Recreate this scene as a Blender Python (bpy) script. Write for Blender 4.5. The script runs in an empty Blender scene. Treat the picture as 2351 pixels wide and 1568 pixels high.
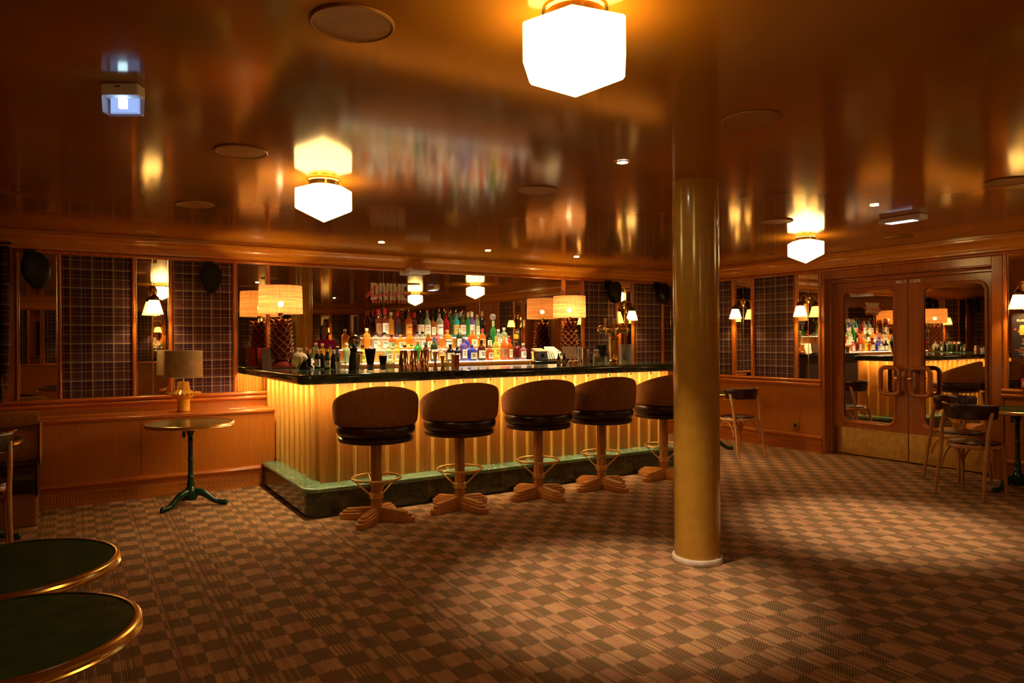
import bpy, math, random
from mathutils import Vector, Matrix

R = random.Random(7)
sc = bpy.context.scene
COL = sc.collection
PI = math.pi

# ------------------------------------------------------------------ camera
CAM = (0.0, 0.0, 1.40)
f_px, pitch, roll, yaw = 1609.25, -2.126e-3, 5.8387e-3, 0.557783
def _rows():
    cp, sp, cr, sr = math.cos(pitch), math.sin(pitch), math.cos(roll), math.sin(roll)
    R1 = Matrix(((1, 0, 0), (0, cp, -sp), (0, sp, cp)))
    R2 = Matrix(((cr, -sr, 0), (sr, cr, 0), (0, 0, 1)))
    cols = [R2 @ R1 @ Vector(d) for d in ((math.cos(yaw), 0, math.sin(yaw)), (-math.sin(yaw), 0, math.cos(yaw)), (0, 1, 0))]
    return [Vector((cols[0][i], cols[1][i], cols[2][i])) for i in range(3)]
right_w, up_w, fwd_w = _rows()
cd = bpy.data.cameras.new('camera')
cd.lens = f_px / 2351 * 36
cd.sensor_width = 36
cd.clip_start = 0.05
cam = bpy.data.objects.new('camera', cd)
m3 = Matrix((right_w, up_w, -fwd_w)).transposed()
cam.matrix_world = Matrix.Translation(CAM) @ m3.to_4x4()
COL.objects.link(cam)
sc.camera = cam

# ------------------------------------------------------------------ world, exposure
w = bpy.data.worlds.new('world'); sc.world = w
w.use_nodes = True
w.node_tree.nodes['Background'].inputs[0].default_value = (0.02, 0.009, 0.003, 1)
w.node_tree.nodes['Background'].inputs[1].default_value = 0.3
sc.view_settings.view_transform = 'Standard'
sc.view_settings.look = 'None'
sc.view_settings.gamma = 1
sc.view_settings.exposure = 1.55
sc.view_settings.use_curve_mapping = False
cy = sc.cycles
cy.use_denoising = True
cy.max_bounces = 10
cy.diffuse_bounces = 4
cy.glossy_bounces = 5
cy.transmission_bounces = 6
cy.transparent_max_bounces = 14
cy.caustics_reflective = False
cy.caustics_refractive = False
cy.sample_clamp_indirect = 4.0

WARM = (1.0, 0.60, 0.22)
LAMP_E, SCONCE_W, BULB_E, LED_E, SPOT_W, SHELF_E = 4.3, 5.2, 105.0, 19.0, 82.0, 1.1

# ------------------------------------------------------------------ lights that hang in the place
def add_light(kind, name, loc, watts, color, size=0.03, rot=None, **kw):
    d = bpy.data.lights.new(name, kind)
    d.energy = watts; d.color = color
    if kind in ('POINT', 'SPOT'): d.shadow_soft_size = size
    for k, v in kw.items(): setattr(d, k, v)
    o = bpy.data.objects.new(name, d)
    o.location = loc
    if rot: o.rotation_euler = rot
    COL.objects.link(o)
    return o

# ------------------------------------------------------------------ node helper
class NT:
    def __init__(s, name):
        s.m = bpy.data.materials.new(name); s.m.use_nodes = True
        s.t = s.m.node_tree; s.t.nodes.clear()
        s.out = s.t.nodes.new('ShaderNodeOutputMaterial')
    def n(s, typ, **kw):
        nd = s.t.nodes.new(typ)
        for k, v in kw.items():
            if k.startswith('i_'):
                s.set(nd.inputs[k[2:].replace('_', ' ')], v)
            else: setattr(nd, k, v)
        return nd
    def set(s, sock, v):
        if hasattr(v, 'is_output') or isinstance(v, bpy.types.NodeSocket): s.t.links.new(v, sock)
        elif isinstance(v, tuple) and len(v) == 3 and sock.type == 'RGBA': sock.default_value = (*v, 1)
        else: sock.default_value = v
    def M(s, op, a, b=None, c=None):
        nd = s.t.nodes.new('ShaderNodeMath'); nd.operation = op
        for i, v in enumerate((a, b, c)):
            if v is not None: s.set(nd.inputs[i], v)
        return nd.outputs[0]
    def ss(s, x, lo, hi, a=0.0, b=1.0):
        nd = s.t.nodes.new('ShaderNodeMapRange'); nd.interpolation_type = 'SMOOTHSTEP'
        s.set(nd.inputs['Value'], x)
        nd.inputs['From Min'].default_value = lo; nd.inputs['From Max'].default_value = hi
        nd.inputs['To Min'].default_value = a; nd.inputs['To Max'].default_value = b
        return nd.outputs['Result']
    def mix(s, f, a, b, mode='MIX'):
        nd = s.t.nodes.new('ShaderNodeMix'); nd.data_type = 'RGBA'; nd.blend_type = mode
        nd.clamp_factor = True
        s.set(nd.inputs[0], f); s.set(nd.inputs[6], a); s.set(nd.inputs[7], b)
        return nd.outputs[2]
    def coord(s, which='Object'):
        return s.n('ShaderNodeTexCoord').outputs[which]
    def pos(s):
        return s.n('ShaderNodeNewGeometry').outputs['Position']
    def xyz(s, v):
        nd = s.n('ShaderNodeSeparateXYZ'); s.set(nd.inputs[0], v); return nd.outputs
    def noise(s, v, scale, detail=2.0, rough=0.5, vec_scale=None):
        if vec_scale:
            mp = s.n('ShaderNodeMapping'); s.set(mp.inputs[0], v); mp.inputs['Scale'].default_value = vec_scale; v = mp.outputs[0]
        nd = s.n('ShaderNodeTexNoise'); s.set(nd.inputs['Vector'], v)
        nd.inputs['Scale'].default_value = scale; nd.inputs['Detail'].default_value = detail; nd.inputs['Roughness'].default_value = rough
        return nd.outputs['Fac']
    def bump(s, h, strength=0.3, dist=0.01):
        nd = s.n('ShaderNodeBump'); s.set(nd.inputs['Height'], h)
        nd.inputs['Strength'].default_value = strength; nd.inputs['Distance'].default_value = dist
        return nd.outputs[0]
    def pbr(s, color, rough=0.5, metal=0.0, normal=None, **kw):
        p = s.n('ShaderNodeBsdfPrincipled')
        s.set(p.inputs['Base Color'], color); s.set(p.inputs['Roughness'], rough); s.set(p.inputs['Metallic'], metal)
        if normal is not None: s.set(p.inputs['Normal'], normal)
        for k, v in kw.items(): s.set(p.inputs[k.replace('_', ' ')], v)
        return p.outputs[0]
    def done(s, shader):
        s.t.links.new(shader, s.out.inputs[0]); return s.m

_cache = {}
def simple(name, color, rough=0.5, metal=0.0, noise=0.0, **kw):
    key = (name, color, rough, metal)
    if key in _cache: return _cache[key]
    t = NT(name)
    c = color
    if noise:
        n = t.noise(t.coord(), 14, 3)
        c = t.mix(t.ss(n, .3, .7), tuple(x * (1 - noise) for x in color), tuple(min(1, x * (1 + noise)) for x in color))
    m = t.done(t.pbr(c, rough, metal, **kw))
    _cache[key] = m
    return m

def emit_mat(name, color, strength):
    t = NT(name)
    e = t.n('ShaderNodeEmission'); t.set(e.inputs[0], color); e.inputs[1].default_value = strength
    return t.done(e.outputs[0])

def wood(name, dark, light, rough=0.3, axis='Z', coat=0.3, scale=1.0):
    t = NT(name)
    p = t.pos()
    vs = {'Z': (14, 14, .7), 'X': (.7, 14, 14), 'Y': (14, .7, 14), 'R': (8, 8, 1.2)}[axis]
    n1 = t.noise(p, 2.2 * scale, 6, .62, vs)
    n2 = t.noise(p, 9 * scale, 3, .6, vs)
    n3 = t.noise(p, .9, 2)
    fac = t.M('ADD', t.M('MULTIPLY', n1, .6), t.M('MULTIPLY', n2, .4))
    c = t.mix(t.ss(fac, .33, .67), dark, light)
    c = t.mix(t.M('MULTIPLY', t.ss(n3, .35, .7), .25), c, dark)
    return t.done(t.pbr(c, rough, normal=t.bump(fac, .06, .004), Coat_Weight=coat, Coat_Roughness=.15))

# ------------------------------------------------------------------ materials
def make_carpet():
    t = NT('carpet')
    x, y, z = t.xyz(t.pos())
    TW, CK = .0102, .122
    ti = t.M('FLOOR', t.M('DIVIDE', x, TW))
    wn = t.n('ShaderNodeTexWhiteNoise', noise_dimensions='1D'); t.set(wn.inputs['W'], ti)
    r1, rc = wn.outputs['Value'], wn.outputs['Color']
    ra, rb, rcc = t.xyz(rc)
    # every thread runs along Y and is dyed in dashes; neighbouring threads keep step in blocks
    yy = t.M('ADD', t.M('DIVIDE', y, CK), t.M('MULTIPLY', t.M('SUBTRACT', ra, .5), .17))
    ci = t.M('FLOOR', t.M('DIVIDE', x, CK)); cj = t.M('FLOOR', yy)
    chk = t.M('FLOORED_MODULO', t.M('ADD', ci, cj), 2.0)
    light_always = t.M('GREATER_THAN', r1, .86); dark_always = t.M('LESS_THAN', r1, .12)
    f = t.M('MULTIPLY', t.M('ADD', .12, t.M('MULTIPLY', chk, .88)), t.M('SUBTRACT', 1.0, t.M('MULTIPLY', dark_always, .7)))
    f = t.M('MAXIMUM', f, t.M('MULTIPLY', light_always, .6))
    fy = t.M('FRACT', yy)
    rowline = t.M('SUBTRACT', 1.0, t.M('MULTIPLY', t.ss(t.M('MINIMUM', fy, t.M('SUBTRACT', 1.0, fy)), .0, .075, .5, 0), 1.0))
    f = t.M('MULTIPLY', f, rowline)
    dl = t.M('SINE', t.M('ADD', t.M('MULTIPLY', y, 2 * PI / .0130), t.M('MULTIPLY', ti, PI)))
    dx = t.M('ABSOLUTE', t.M('SINE', t.M('MULTIPLY', x, PI / TW)))
    dots = t.M('MULTIPLY', t.ss(dl, -.1, .8), dx)
    cell = t.n('ShaderNodeTexWhiteNoise', noise_dimensions='2D')
    cv = t.n('ShaderNodeCombineXYZ'); t.set(cv.inputs[0], t.M('FLOOR', t.M('DIVIDE', x, .027))); t.set(cv.inputs[1], cj)
    t.set(cell.inputs['Vector'], cv.outputs[0])
    hue = cell.outputs['Value']
    lightc = t.mix(t.ss(hue, .2, .8), (.60, .345, .185), (.74, .47, .22))
    lightc = t.mix(t.M('MULTIPLY', t.M('GREATER_THAN', hue, .88), .6), lightc, (.46, .17, .11))
    darkc = t.mix(t.ss(hue, .3, .8), (.105, .072, .030), (.150, .068, .032))
    c_dark = t.mix(t.M('MULTIPLY', dots, .66), darkc, (.56, .39, .21))
    c_light = t.mix(t.M('MULTIPLY', t.M('SUBTRACT', 1.0, dots), .50), lightc, (.22, .085, .05))
    c = t.mix(f, c_dark, c_light)
    gap = t.ss(dx, 0, .45)
    c = t.mix(t.M('MULTIPLY', t.M('SUBTRACT', 1.0, gap), .6), c, (.035, .018, .008))
    n = t.noise(t.pos(), 1.4, 3)
    c = t.mix(t.M('MULTIPLY', t.ss(n, .4, .75), .2), c, t.mix(.5, c, (.05, .03, .015)))
    return t.done(t.pbr(c, .92, normal=t.bump(t.M('ADD', dots, gap), .35, .004), Specular_IOR_Level=.15))

def make_tartan():
    t = NT('tartan')
    px, py, z = t.xyz(t.pos())
    u = t.M('ADD', px, py)
    def pulse(c, period, off, width, soft):
        d = t.M('FRACT', t.M('ADD', t.M('DIVIDE', t.M('SUBTRACT', c, off), period), .5))
        d = t.M('MULTIPLY', t.M('ABSOLUTE', t.M('SUBTRACT', d, .5)), period)
        return t.ss(d, width * .5, width * .5 + soft, 1, 0)
    tot = None
    col = t.mix(t.M('MULTIPLY', t.M('ADD', pulse(u, .172, .02, .065, .01), pulse(z, .172, .06, .065, .01)), .5),
                (.034, .011, .040), (.060, .011, .008))
    for c, o in ((u, 0.0), (z, .012)):
        A1 = pulse(c, .172, o, .0020, .0060); A2 = pulse(c, .172, o + .086, .0012, .0050)
        B = pulse(c, .172, o + .014, .014, .012); B2 = pulse(c, .172, o + .086 - .012, .008, .010)
        C1 = pulse(c, .086, o + .034, .0010, .0018); C2 = pulse(c, .172, o + .052, .0008, .0016); D = pulse(c, .172, o + .118, .0010, .0020)
        for s_, k, colr in ((B, .24, (.20, .17, .27)), (B2, .18, (.17, .12, .20)), (A1, .62, (.72, .54, .27)), (A2, .50, (.60, .44, .22)), (C1, .42, (.40, .11, .05)), (C2, .35, (.45, .30, .14)), (D, .40, (.50, .34, .15))):
            col = t.mix(t.M('MULTIPLY', s_, k), col, colr)
        continue
        A = pulse(c, .086, o, .0022, .0045); B = pulse(c, .172, o + .016, .016, .018)
        C_ = pulse(c, .086, o + .036, .0012, .0016); D = pulse(c, .172, o - .03, .001, .0016)
        for s_, k, colr in ((A, .7, (.85, .62, .29)), (B, .36, (.22, .17, .27)), (C_, .5, (.34, .09, .04)), (D, .45, (.30, .22, .11))):
            col = t.mix(t.M('MULTIPLY', s_, k), col, colr)
    weave = t.M('SINE', t.M('MULTIPLY', t.M('ADD', u, z), 2 * PI / .004))
    col = t.mix(t.ss(weave, -1, 1, 0, .25), col, (.008, .004, .008))
    return t.done(t.pbr(col, .8, Specular_IOR_Level=.2))

def make_ceiling():
    t = NT('ceiling_lacquer')
    n = t.noise(t.pos(), 1.1, 3)
    n2 = t.noise(t.pos(), 40, 2, .5, (1, .12, 1))
    c = t.mix(t.ss(n, .3, .7), (.36, .138, .010), (.44, .172, .013))
    b = t.bump(n2, .03, .003)
    return t.done(t.pbr(c, .115, normal=b, Specular_IOR_Level=.42, Specular_Tint=(1.0, .80, .48)))

def make_marble(name, a_, b_, v_):
    t = NT(name)
    p = t.pos()
    n = t.noise(p, 2.5, 5, .6)
    wv = t.n('ShaderNodeTexVoronoi', feature='DISTANCE_TO_EDGE')
    mp = t.n('ShaderNodeVectorMath', operation='ADD')
    nn = t.n('ShaderNodeTexNoise'); t.set(nn.inputs['Vector'], p); nn.inputs['Scale'].default_value = 5; nn.inputs['Detail'].default_value = 5
    sc_ = t.n('ShaderNodeVectorMath', operation='SCALE'); t.set(sc_.inputs[0], nn.outputs['Color']); sc_.inputs['Scale'].default_value = .5
    t.set(mp.inputs[0], p); t.set(mp.inputs[1], sc_.outputs[0])
    t.set(wv.inputs['Vector'], mp.outputs[0]); wv.inputs['Scale'].default_value = 5
    vein = t.ss(wv.outputs['Distance'], 0, .035, 1, 0)
    c = t.mix(t.ss(n, .35, .7), a_, b_)
    c = t.mix(t.M('MULTIPLY', vein, .5), c, v_)
    c = t.mix(t.M('MULTIPLY', t.ss(t.noise(p, 22, 4, .7), .52, .75), .5), c, (.15, .23, .13))
    return t.done(t.pbr(c, .1, Specular_IOR_Level=.6))

def make_fabric(name, a, b, scale=260):
    t = NT(name)
    p = t.coord()
    x, y, z = t.xyz(p)
    n = t.noise(p, scale, 3, .7); n2 = t.noise(p, scale * .25, 2)
    f = t.ss(t.M('ADD', t.M('MULTIPLY', n, .75), t.M('MULTIPLY', n2, .25)), .34, .66)
    c = t.mix(f, a, b)
    return t.done(t.pbr(c, .9, normal=t.bump(f, .5, .004), Specular_IOR_Level=.15, Sheen_Weight=.25, Sheen_Tint=(.9, .5, .25)))

def make_shade(name, color, trans, weave=0.0):
    """lamp shade: the bulb inside shines through it"""
    t = NT(name)
    c = color
    if weave:
        x, y, z = t.xyz(t.coord())
        a = t.M('ARCTAN2', y, x)
        n1 = t.noise(t.coord(), 3.0, 4, .7, (.6, .6, 75))
        cv = t.n('ShaderNodeCombineXYZ'); t.set(cv.inputs[0], t.M('MULTIPLY', a, 40)); t.set(cv.inputs[2], t.M('MULTIPLY', z, 3))
        n2 = t.noise(cv.outputs[0], 1.0, 3, .7)
        f = t.M('ADD', t.M('MULTIPLY', n1, .62), t.M('MULTIPLY', n2, .38))
        c = t.mix(t.ss(f, .36, .62), tuple(v * (1 - weave) for v in color[:1]) + (color[1] * (1 - weave) * .55, color[2] * .25), color)
    d = t.n('ShaderNodeBsdfDiffuse'); t.set(d.inputs[0], c)
    tr = t.n('ShaderNodeBsdfTranslucent'); t.set(tr.inputs[0], c)
    mx = t.n('ShaderNodeMixShader'); mx.inputs[0].default_value = trans
    t.t.links.new(d.outputs[0], mx.inputs[1]); t.t.links.new(tr.outputs[0], mx.inputs[2])
    sh = mx.outputs[0]
    if weave:
        hn = t.noise(t.coord(), 260, 1)
        tp = t.n('ShaderNodeBsdfTransparent'); m2 = t.n('ShaderNodeMixShader'); t.set(m2.inputs[0], t.ss(hn, .60, .66, 0, .5))
        t.t.links.new(sh, m2.inputs[1]); t.t.links.new(tp.outputs[0], m2.inputs[2]); sh = m2.outputs[0]
    return t.done(sh)

def glass_mat(name, color, solid=.35, rough=.05):
    key = ('glass', name)
    if key in _cache: return _cache[key]
    t = NT(name)
    tp = t.n('ShaderNodeBsdfTransparent'); t.set(tp.inputs[0], color)
    pr = t.pbr(color, rough, Specular_IOR_Level=.7)
    lw = t.n('ShaderNodeLayerWeight'); lw.inputs[0].default_value = .35
    fac = t.M('ADD', t.M('MULTIPLY', lw.outputs['Facing'], .55), solid)
    mx = t.n('ShaderNodeMixShader'); t.set(mx.inputs[0], t.M('MINIMUM', fac, 1.0))
    t.t.links.new(tp.outputs[0], mx.inputs[1]); t.t.links.new(pr, mx.inputs[2])
    _cache[key] = t.done(mx.outputs[0])
    return _cache[key]

def make_perforated(dark, light):
    t = NT('perforated_wood')
    x, y, z = t.xyz(t.pos())
    n = t.noise(t.pos(), 2.2, 5, .6, (.7, 14, 14))
    base = t.mix(t.ss(n, .33, .67), dark, light)
    P = .046
    def grid(ox, oz):
        u = t.M('SUBTRACT', t.M('FRACT', t.M('DIVIDE', t.M('ADD', x, ox), P)), .5)
        v = t.M('SUBTRACT', t.M('FRACT', t.M('DIVIDE', t.M('ADD', z, oz), .026)), .5)
        u = t.M('MULTIPLY', u, P); v = t.M('MULTIPLY', v, .026)
        return t.M('SQRT', t.M('ADD', t.M('MULTIPLY', u, u), t.M('MULTIPLY', v, v)))
    d = t.M('MINIMUM', grid(0, .003), grid(P / 2, .016))
    hole = t.ss(d, .0042, .0056, 1, 0)
    inz = t.M('MULTIPLY', t.M('GREATER_THAN', z, .040), t.M('LESS_THAN', z, .112))
    xa = t.M('MULTIPLY', t.M('GREATER_THAN', x, -.3), t.M('LESS_THAN', x, .47))
    xb = t.M('MULTIPLY', t.M('GREATER_THAN', x, .80), t.M('LESS_THAN', x, 1.46))
    f = t.M('MULTIPLY', hole, t.M('MULTIPLY', inz, t.M('MAXIMUM', xa, xb)))
    c = t.mix(f, base, (.004, .002, .001))
    return t.done(t.pbr(c, .32, Coat_Weight=.25, Coat_Roughness=.2))

M = {}
M['carpet'] = make_carpet()
M['tartan'] = make_tartan()
M['ceiling'] = make_ceiling()
M['marble'] = make_marble('green_marble', (.012, .026, .013), (.045, .075, .040), (.12, .16, .10))
M['marble_lit'] = make_marble('lit_green_marble', (.10, .24, .15), (.22, .42, .27), (.50, .66, .48))  # lighter copy of the green marble: LED glow on the foot ledge put into colour
M['wood'] = wood('mahogany', (.38, .092, .007), (.60, .180, .016))
M['woodX'] = wood('mahogany_long', (.38, .092, .007), (.60, .180, .016), axis='X')
M['woodY'] = wood('mahogany_cross', (.38, .092, .007), (.60, .180, .016), axis='Y')
M['wood_dark'] = wood('door_mahogany', (.34, .098, .010), (.50, .160, .018), .26)
M['panel'] = wood('wall_panel_veneer', (.46, .142, .013), (.57, .195, .021), .3, scale=1.4)
M['flute'] = wood('bar_veneer', (.40, .140, .020), (.58, .235, .042), .3)
M['bead'] = wood('bar_beading', (.66, .34, .06), (.80, .46, .11), .25)
M['perf'] = make_perforated((.42, .14, .02), (.58, .22, .04))
M['cornice'] = simple('cornice_paint', (.68, .27, .018), .26, 0, .05, Coat_Weight=.4)
M['stoolwood'] = wood('stool_oak', (.46, .18, .034), (.64, .29, .062), .35, 'R')
M['chairwood'] = wood('bent_beech', (.40, .17, .04), (.56, .27, .08), .35, 'R')
M['mirror'] = simple('mirror_glass', (.88, .80, .62), .015, 1.0)
M['mirror_edge'] = simple('mirror_bevel', (.95, .85, .65), .12, 1.0)
M['brass'] = simple('brass', (.86, .58, .18), .22, 1.0)
M['brass_dull'] = simple('kick_plate_brass', (.96, .70, .24), .24, 1.0, .15)
M['satin_brass'] = simple('satin_brass', (.85, .56, .17), .34, .65)
M['bronze'] = simple('dark_bronze', (.22, .11, .04), .3, 1.0)
M['copper'] = simple('copper', (.92, .60, .36), .12, 1.0)
M['steel'] = simple('steel', (.75, .68, .58), .15, 1.0)
M['leather'] = simple('dark_leather', (.030, .009, .008), .30, 0, .25)
M['leather_red'] = simple('oxblood_leather', (.032, .008, .007), .26, 0, .25)
M['fabric'] = make_fabric('brown_tweed', (.16, .055, .014), (.46, .19, .05))
M['curtain'] = M['tartan']
M['pillar'] = simple('pillar_enamel', (.56, .315, .040), .20, 0, .06, Coat_Weight=.6, Coat_Roughness=.1)
M['whitestone'] = simple('white_marble_ring', (.80, .74, .66), .35, 0, .12)
M['black'] = simple('black_plastic', (.006, .005, .005), .45, 0, 0, Specular_IOR_Level=.2)
M['blackgloss'] = simple('black_gloss', (.006, .005, .005), .12)
M['straw'] = simple('black_straws', (.004, .004, .004), .4)
M['iron'] = simple('green_cast_iron', (.006, .045, .026), .16)
M['tabletop'] = simple('dark_green_tabletop', (.034, .085, .030), .16, 0, .15, IOR=1.2)
M['ceramic'] = simple('ochre_ceramic', (.78, .40, .04), .15, 0, .1)
M['oxblood'] = simple('oxblood_glaze', (.17, .026, .012), .12, 0, .2)
M['oxedge'] = simple('amber_glaze_edge', (.62, .24, .06), .2)
M['grayshade'] = simple('linen_grey_shade', (.62, .50, .32), .9, 0, .12)
M['raffia'] = make_shade('raffia_shade', (.92, .53, .20), .58, .62)
M['pleat'] = make_shade('pleated_shade', (.62, .53, .34), .42)
M['shadein'] = make_shade('shade_lining', (.95, .88, .70), .5)
M['lampglass'] = emit_mat('opal_lamp_glass', (1.0, .62, .20), LAMP_E)
M['led'] = emit_mat('led_tape', (1.0, .67, .30), LED_E * 4)
M['shelflight'] = emit_mat('shelf_light_panel', (1.0, .78, .50), SHELF_E)
M['spot'] = emit_mat('downlight_lens', (1.0, .86, .55), 40)
M['coolled'] = emit_mat('cool_led', (.55, .70, 1.0), 3)
M['bulb'] = emit_mat('bulb', (1.0, .62, .26), BULB_E)
M['whiteplastic'] = simple('white_plastic', (.80, .76, .70), .4)
M['speakergrille'] = simple('ceiling_speaker_grille', (.40, .17, .018), .5, 0, .06)
M['acrylic'] = glass_mat('clear_acrylic', (.85, .88, .95), .12, .05)
M['clearglass'] = glass_mat('clear_glass', (.90, .88, .80), .10, .03)
M['crystal'] = glass_mat('cut_crystal', (.86, .80, .58), .22, .06)
M['paper'] = simple('paper', (.80, .70, .46), .8)
M['cream'] = simple('cream_sign', (.74, .62, .36), .5)
M['redpaint'] = simple('red_paint', (.62, .03, .025), .4)
M['signred'] = simple('sign_red', (.90, .10, .08), .4)
M['orangered'] = simple('sign_orange', (.80, .16, .06), .4)
M['blackink'] = simple('ink', (.01, .01, .012), .6)
M['posterdark'] = simple('poster_board', (.030, .022, .028), .35)
M['gold'] = simple('gold_print', (.70, .46, .06), .5)
M['innerdark'] = simple('bar_back_board', (.05, .022, .01), .5)

# ------------------------------------------------------------------ mesh helper
class MB:
    def __init__(s): s.v = []; s.f = []
    def add(s, verts, faces, mat=None):
        o = len(s.v)
        s.v += [tuple(mat @ Vector(p)) for p in verts] if mat else [tuple(p) for p in verts]
        s.f += [tuple(i + o for i in fc) for fc in faces]
        return s
    def box(s, x0, x1, y0, y1, z0, z1, mat=None):
        V = [(x0, y0, z0), (x1, y0, z0), (x1, y1, z0), (x0, y1, z0), (x0, y0, z1), (x1, y0, z1), (x1, y1, z1), (x0, y1, z1)]
        return s.add(V, [(0, 3, 2, 1), (4, 5, 6, 7), (0, 1, 5, 4), (1, 2, 6, 5), (2, 3, 7, 6), (3, 0, 4, 7)], mat)
    def lathe(s, prof, n=32, mat=None, a0=0.0, a1=2 * PI, wob=None):
        full = abs(a1 - a0 - 2 * PI) < 1e-6
        k = n if full else n + 1
        V = []
        for i in range(k):
            a = a0 + (a1 - a0) * i / n
            for (r, z) in prof:
                rr = r * (wob(a, z) if wob else 1)
                V.append((rr * math.cos(a), rr * math.sin(a), z))
        P = len(prof); F = []
        for i in range(n if full else n):
            j = (i + 1) % k
            for q in range(P - 1):
                F.append((i * P + q, j * P + q, j * P + q + 1, i * P + q + 1))
        return s.add(V, F, mat)
    def tube(s, pts, r, n=10, closed=False, mat=None, caps=True):
        pts = [Vector(p) for p in pts]; N = len(pts)
        rs = r if isinstance(r, (list, tuple)) else [r] * N
        V = []; prev = None
        for i in range(N):
            if closed: t = pts[(i + 1) % N] - pts[(i - 1) % N]
            else: t = pts[min(i + 1, N - 1)] - pts[max(i - 1, 0)]
            t.normalize()
            if prev is None:
                up = Vector((0, 0, 1)) if abs(t.z) < .9 else Vector((1, 0, 0))
                a = t.cross(up).normalized()
            else:
                a = (prev - t * prev.dot(t)).normalized()
            prev = a
            b = t.cross(a)
            for k in range(n):
                th = 2 * PI * k / n
                V.append(tuple(pts[i] + (a * math.cos(th) + b * math.sin(th)) * rs[i]))
        F = []
        for i in range(N if closed else N - 1):
            j = (i + 1) % N
            for k in range(n):
                l = (k + 1) % n
                F.append((i * n + k, i * n + l, j * n + l, j * n + k))
        if not closed and caps:
            F.append(tuple(range(n))[::-1]); F.append(tuple((N - 1) * n + k for k in range(n)))
        return s.add(V, F, mat)
    def prism(s, poly, z0, z1, mat=None, top=None):
        n = len(poly)
        V = [(x, y, z0) for x, y in poly] + [(x, y, (top(x, y) if top else z1)) for x, y in poly]
        F = [tuple(range(n))[::-1], tuple(range(n, 2 * n))] + [(i, (i + 1) % n, (i + 1) % n + n, i + n) for i in range(n)]
        return s.add(V, F, mat)
    def sphere(s, c, r, n=16, m=10, sz=(1, 1, 1)):
        prof = [(r * math.sin(PI * i / m), -r * math.cos(PI * i / m)) for i in range(m + 1)]
        return s.lathe(prof, n, Matrix.Translation(c) @ Matrix.Diagonal((*sz, 1)))
    def mesh(s, name, mat, angle=40):
        me = bpy.data.meshes.new(name)
        me.from_pydata(s.v, [], s.f); me.update()
        if mat: me.materials.append(mat)
        me.polygons.foreach_set('use_smooth', [True] * len(me.polygons))
        try: me.set_sharp_from_angle(angle=math.radians(angle))
        except Exception: pass
        return me
    def build(s, name, mat, parent=None, loc=None, bevel=0, rotz=0, angle=40, segs=2):
        o = bpy.data.objects.new(name, s.mesh(name, mat, angle))
        COL.objects.link(o)
        if parent: o.parent = parent
        if loc: o.location = loc
        if rotz: o.rotation_euler.z = rotz
        if bevel:
            b = o.modifiers.new('bevel', 'BEVEL'); b.width = bevel; b.segments = segs; b.limit_method = 'ANGLE'; b.angle_limit = math.radians(35)
        return o

AX_XZ = Matrix(((1, 0, 0, 0), (0, 0, 1, 0), (0, 1, 0, 0), (0, 0, 0, 1)))   # (x, y, z) -> (x, z, y): plan drawn on an X-Z wall, extruded along Y
AX_YZ = Matrix(((0, 0, 1, 0), (1, 0, 0, 0), (0, 1, 0, 0), (0, 0, 0, 1)))   # plan drawn on a Y-Z wall, extruded along X

def thing(name, label, cat, loc=(0, 0, 0), rotz=0, group=None):
    o = bpy.data.objects.new(name, None); COL.objects.link(o)
    o.empty_display_size = .05
    o.location = loc; o.rotation_euler.z = rotz
    o['label'] = label; o['category'] = cat
    if group: o['group'] = group
    return o
def tag(o, label, cat, group=None):
    o['label'] = label; o['category'] = cat
    if group: o['group'] = group
    return o
def struct(o):
    o['kind'] = 'structure'; return o
def dup(root, loc, rotz=0, label=None, group=None):
    r = root.copy(); COL.objects.link(r); r.location = loc; r.rotation_euler.z = rotz
    if label: r['label'] = label
    if group: r['group'] = group
    for ch in list(root.children):
        c = ch.copy(); COL.objects.link(c); c.parent = r
        for g in ch.children:
            d = g.copy(); COL.objects.link(d); d.parent = c
    return r
def rrect(w, h, r, n=8, cx=0, cy=0):
    P = []
    for (sx, sy, a) in ((1, 1, 0), (-1, 1, PI / 2), (-1, -1, PI), (1, -1, 1.5 * PI)):
        for i in range(n + 1):
            t = a + PI / 2 * i / n
            P.append((cx + sx * (w / 2 - r) + r * math.cos(t), cy + sy * (h / 2 - r) + r * math.sin(t)))
    return P
def text_mesh(txt, size, depth=.0006, bold=0.0, name='lettering', mat=None, parent=None, squeeze=1.0):
    """centred lettering lying in the local X-Z plane, facing local -Y"""
    cu = bpy.data.curves.new('t', 'FONT'); cu.body = txt; cu.size = size; cu.extrude = depth; cu.offset = bold
    cu.align_x = 'CENTER'; cu.align_y = 'CENTER'; cu.resolution_u = 3
    tmp = bpy.data.objects.new('t', cu); COL.objects.link(tmp)
    dg = bpy.context.evaluated_depsgraph_get(); dg.update()
    me = bpy.data.meshes.new_from_object(tmp.evaluated_get(dg))
    bpy.data.objects.remove(tmp); bpy.data.curves.remove(cu)
    me.transform(Matrix.Rotation(PI / 2, 4, 'X') @ Matrix.Diagonal((squeeze, 1, 1, 1)))
    me.materials.clear(); me.materials.append(mat)
    o = bpy.data.objects.new(name, me); COL.objects.link(o)
    if parent: o.parent = parent
    return o

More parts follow.
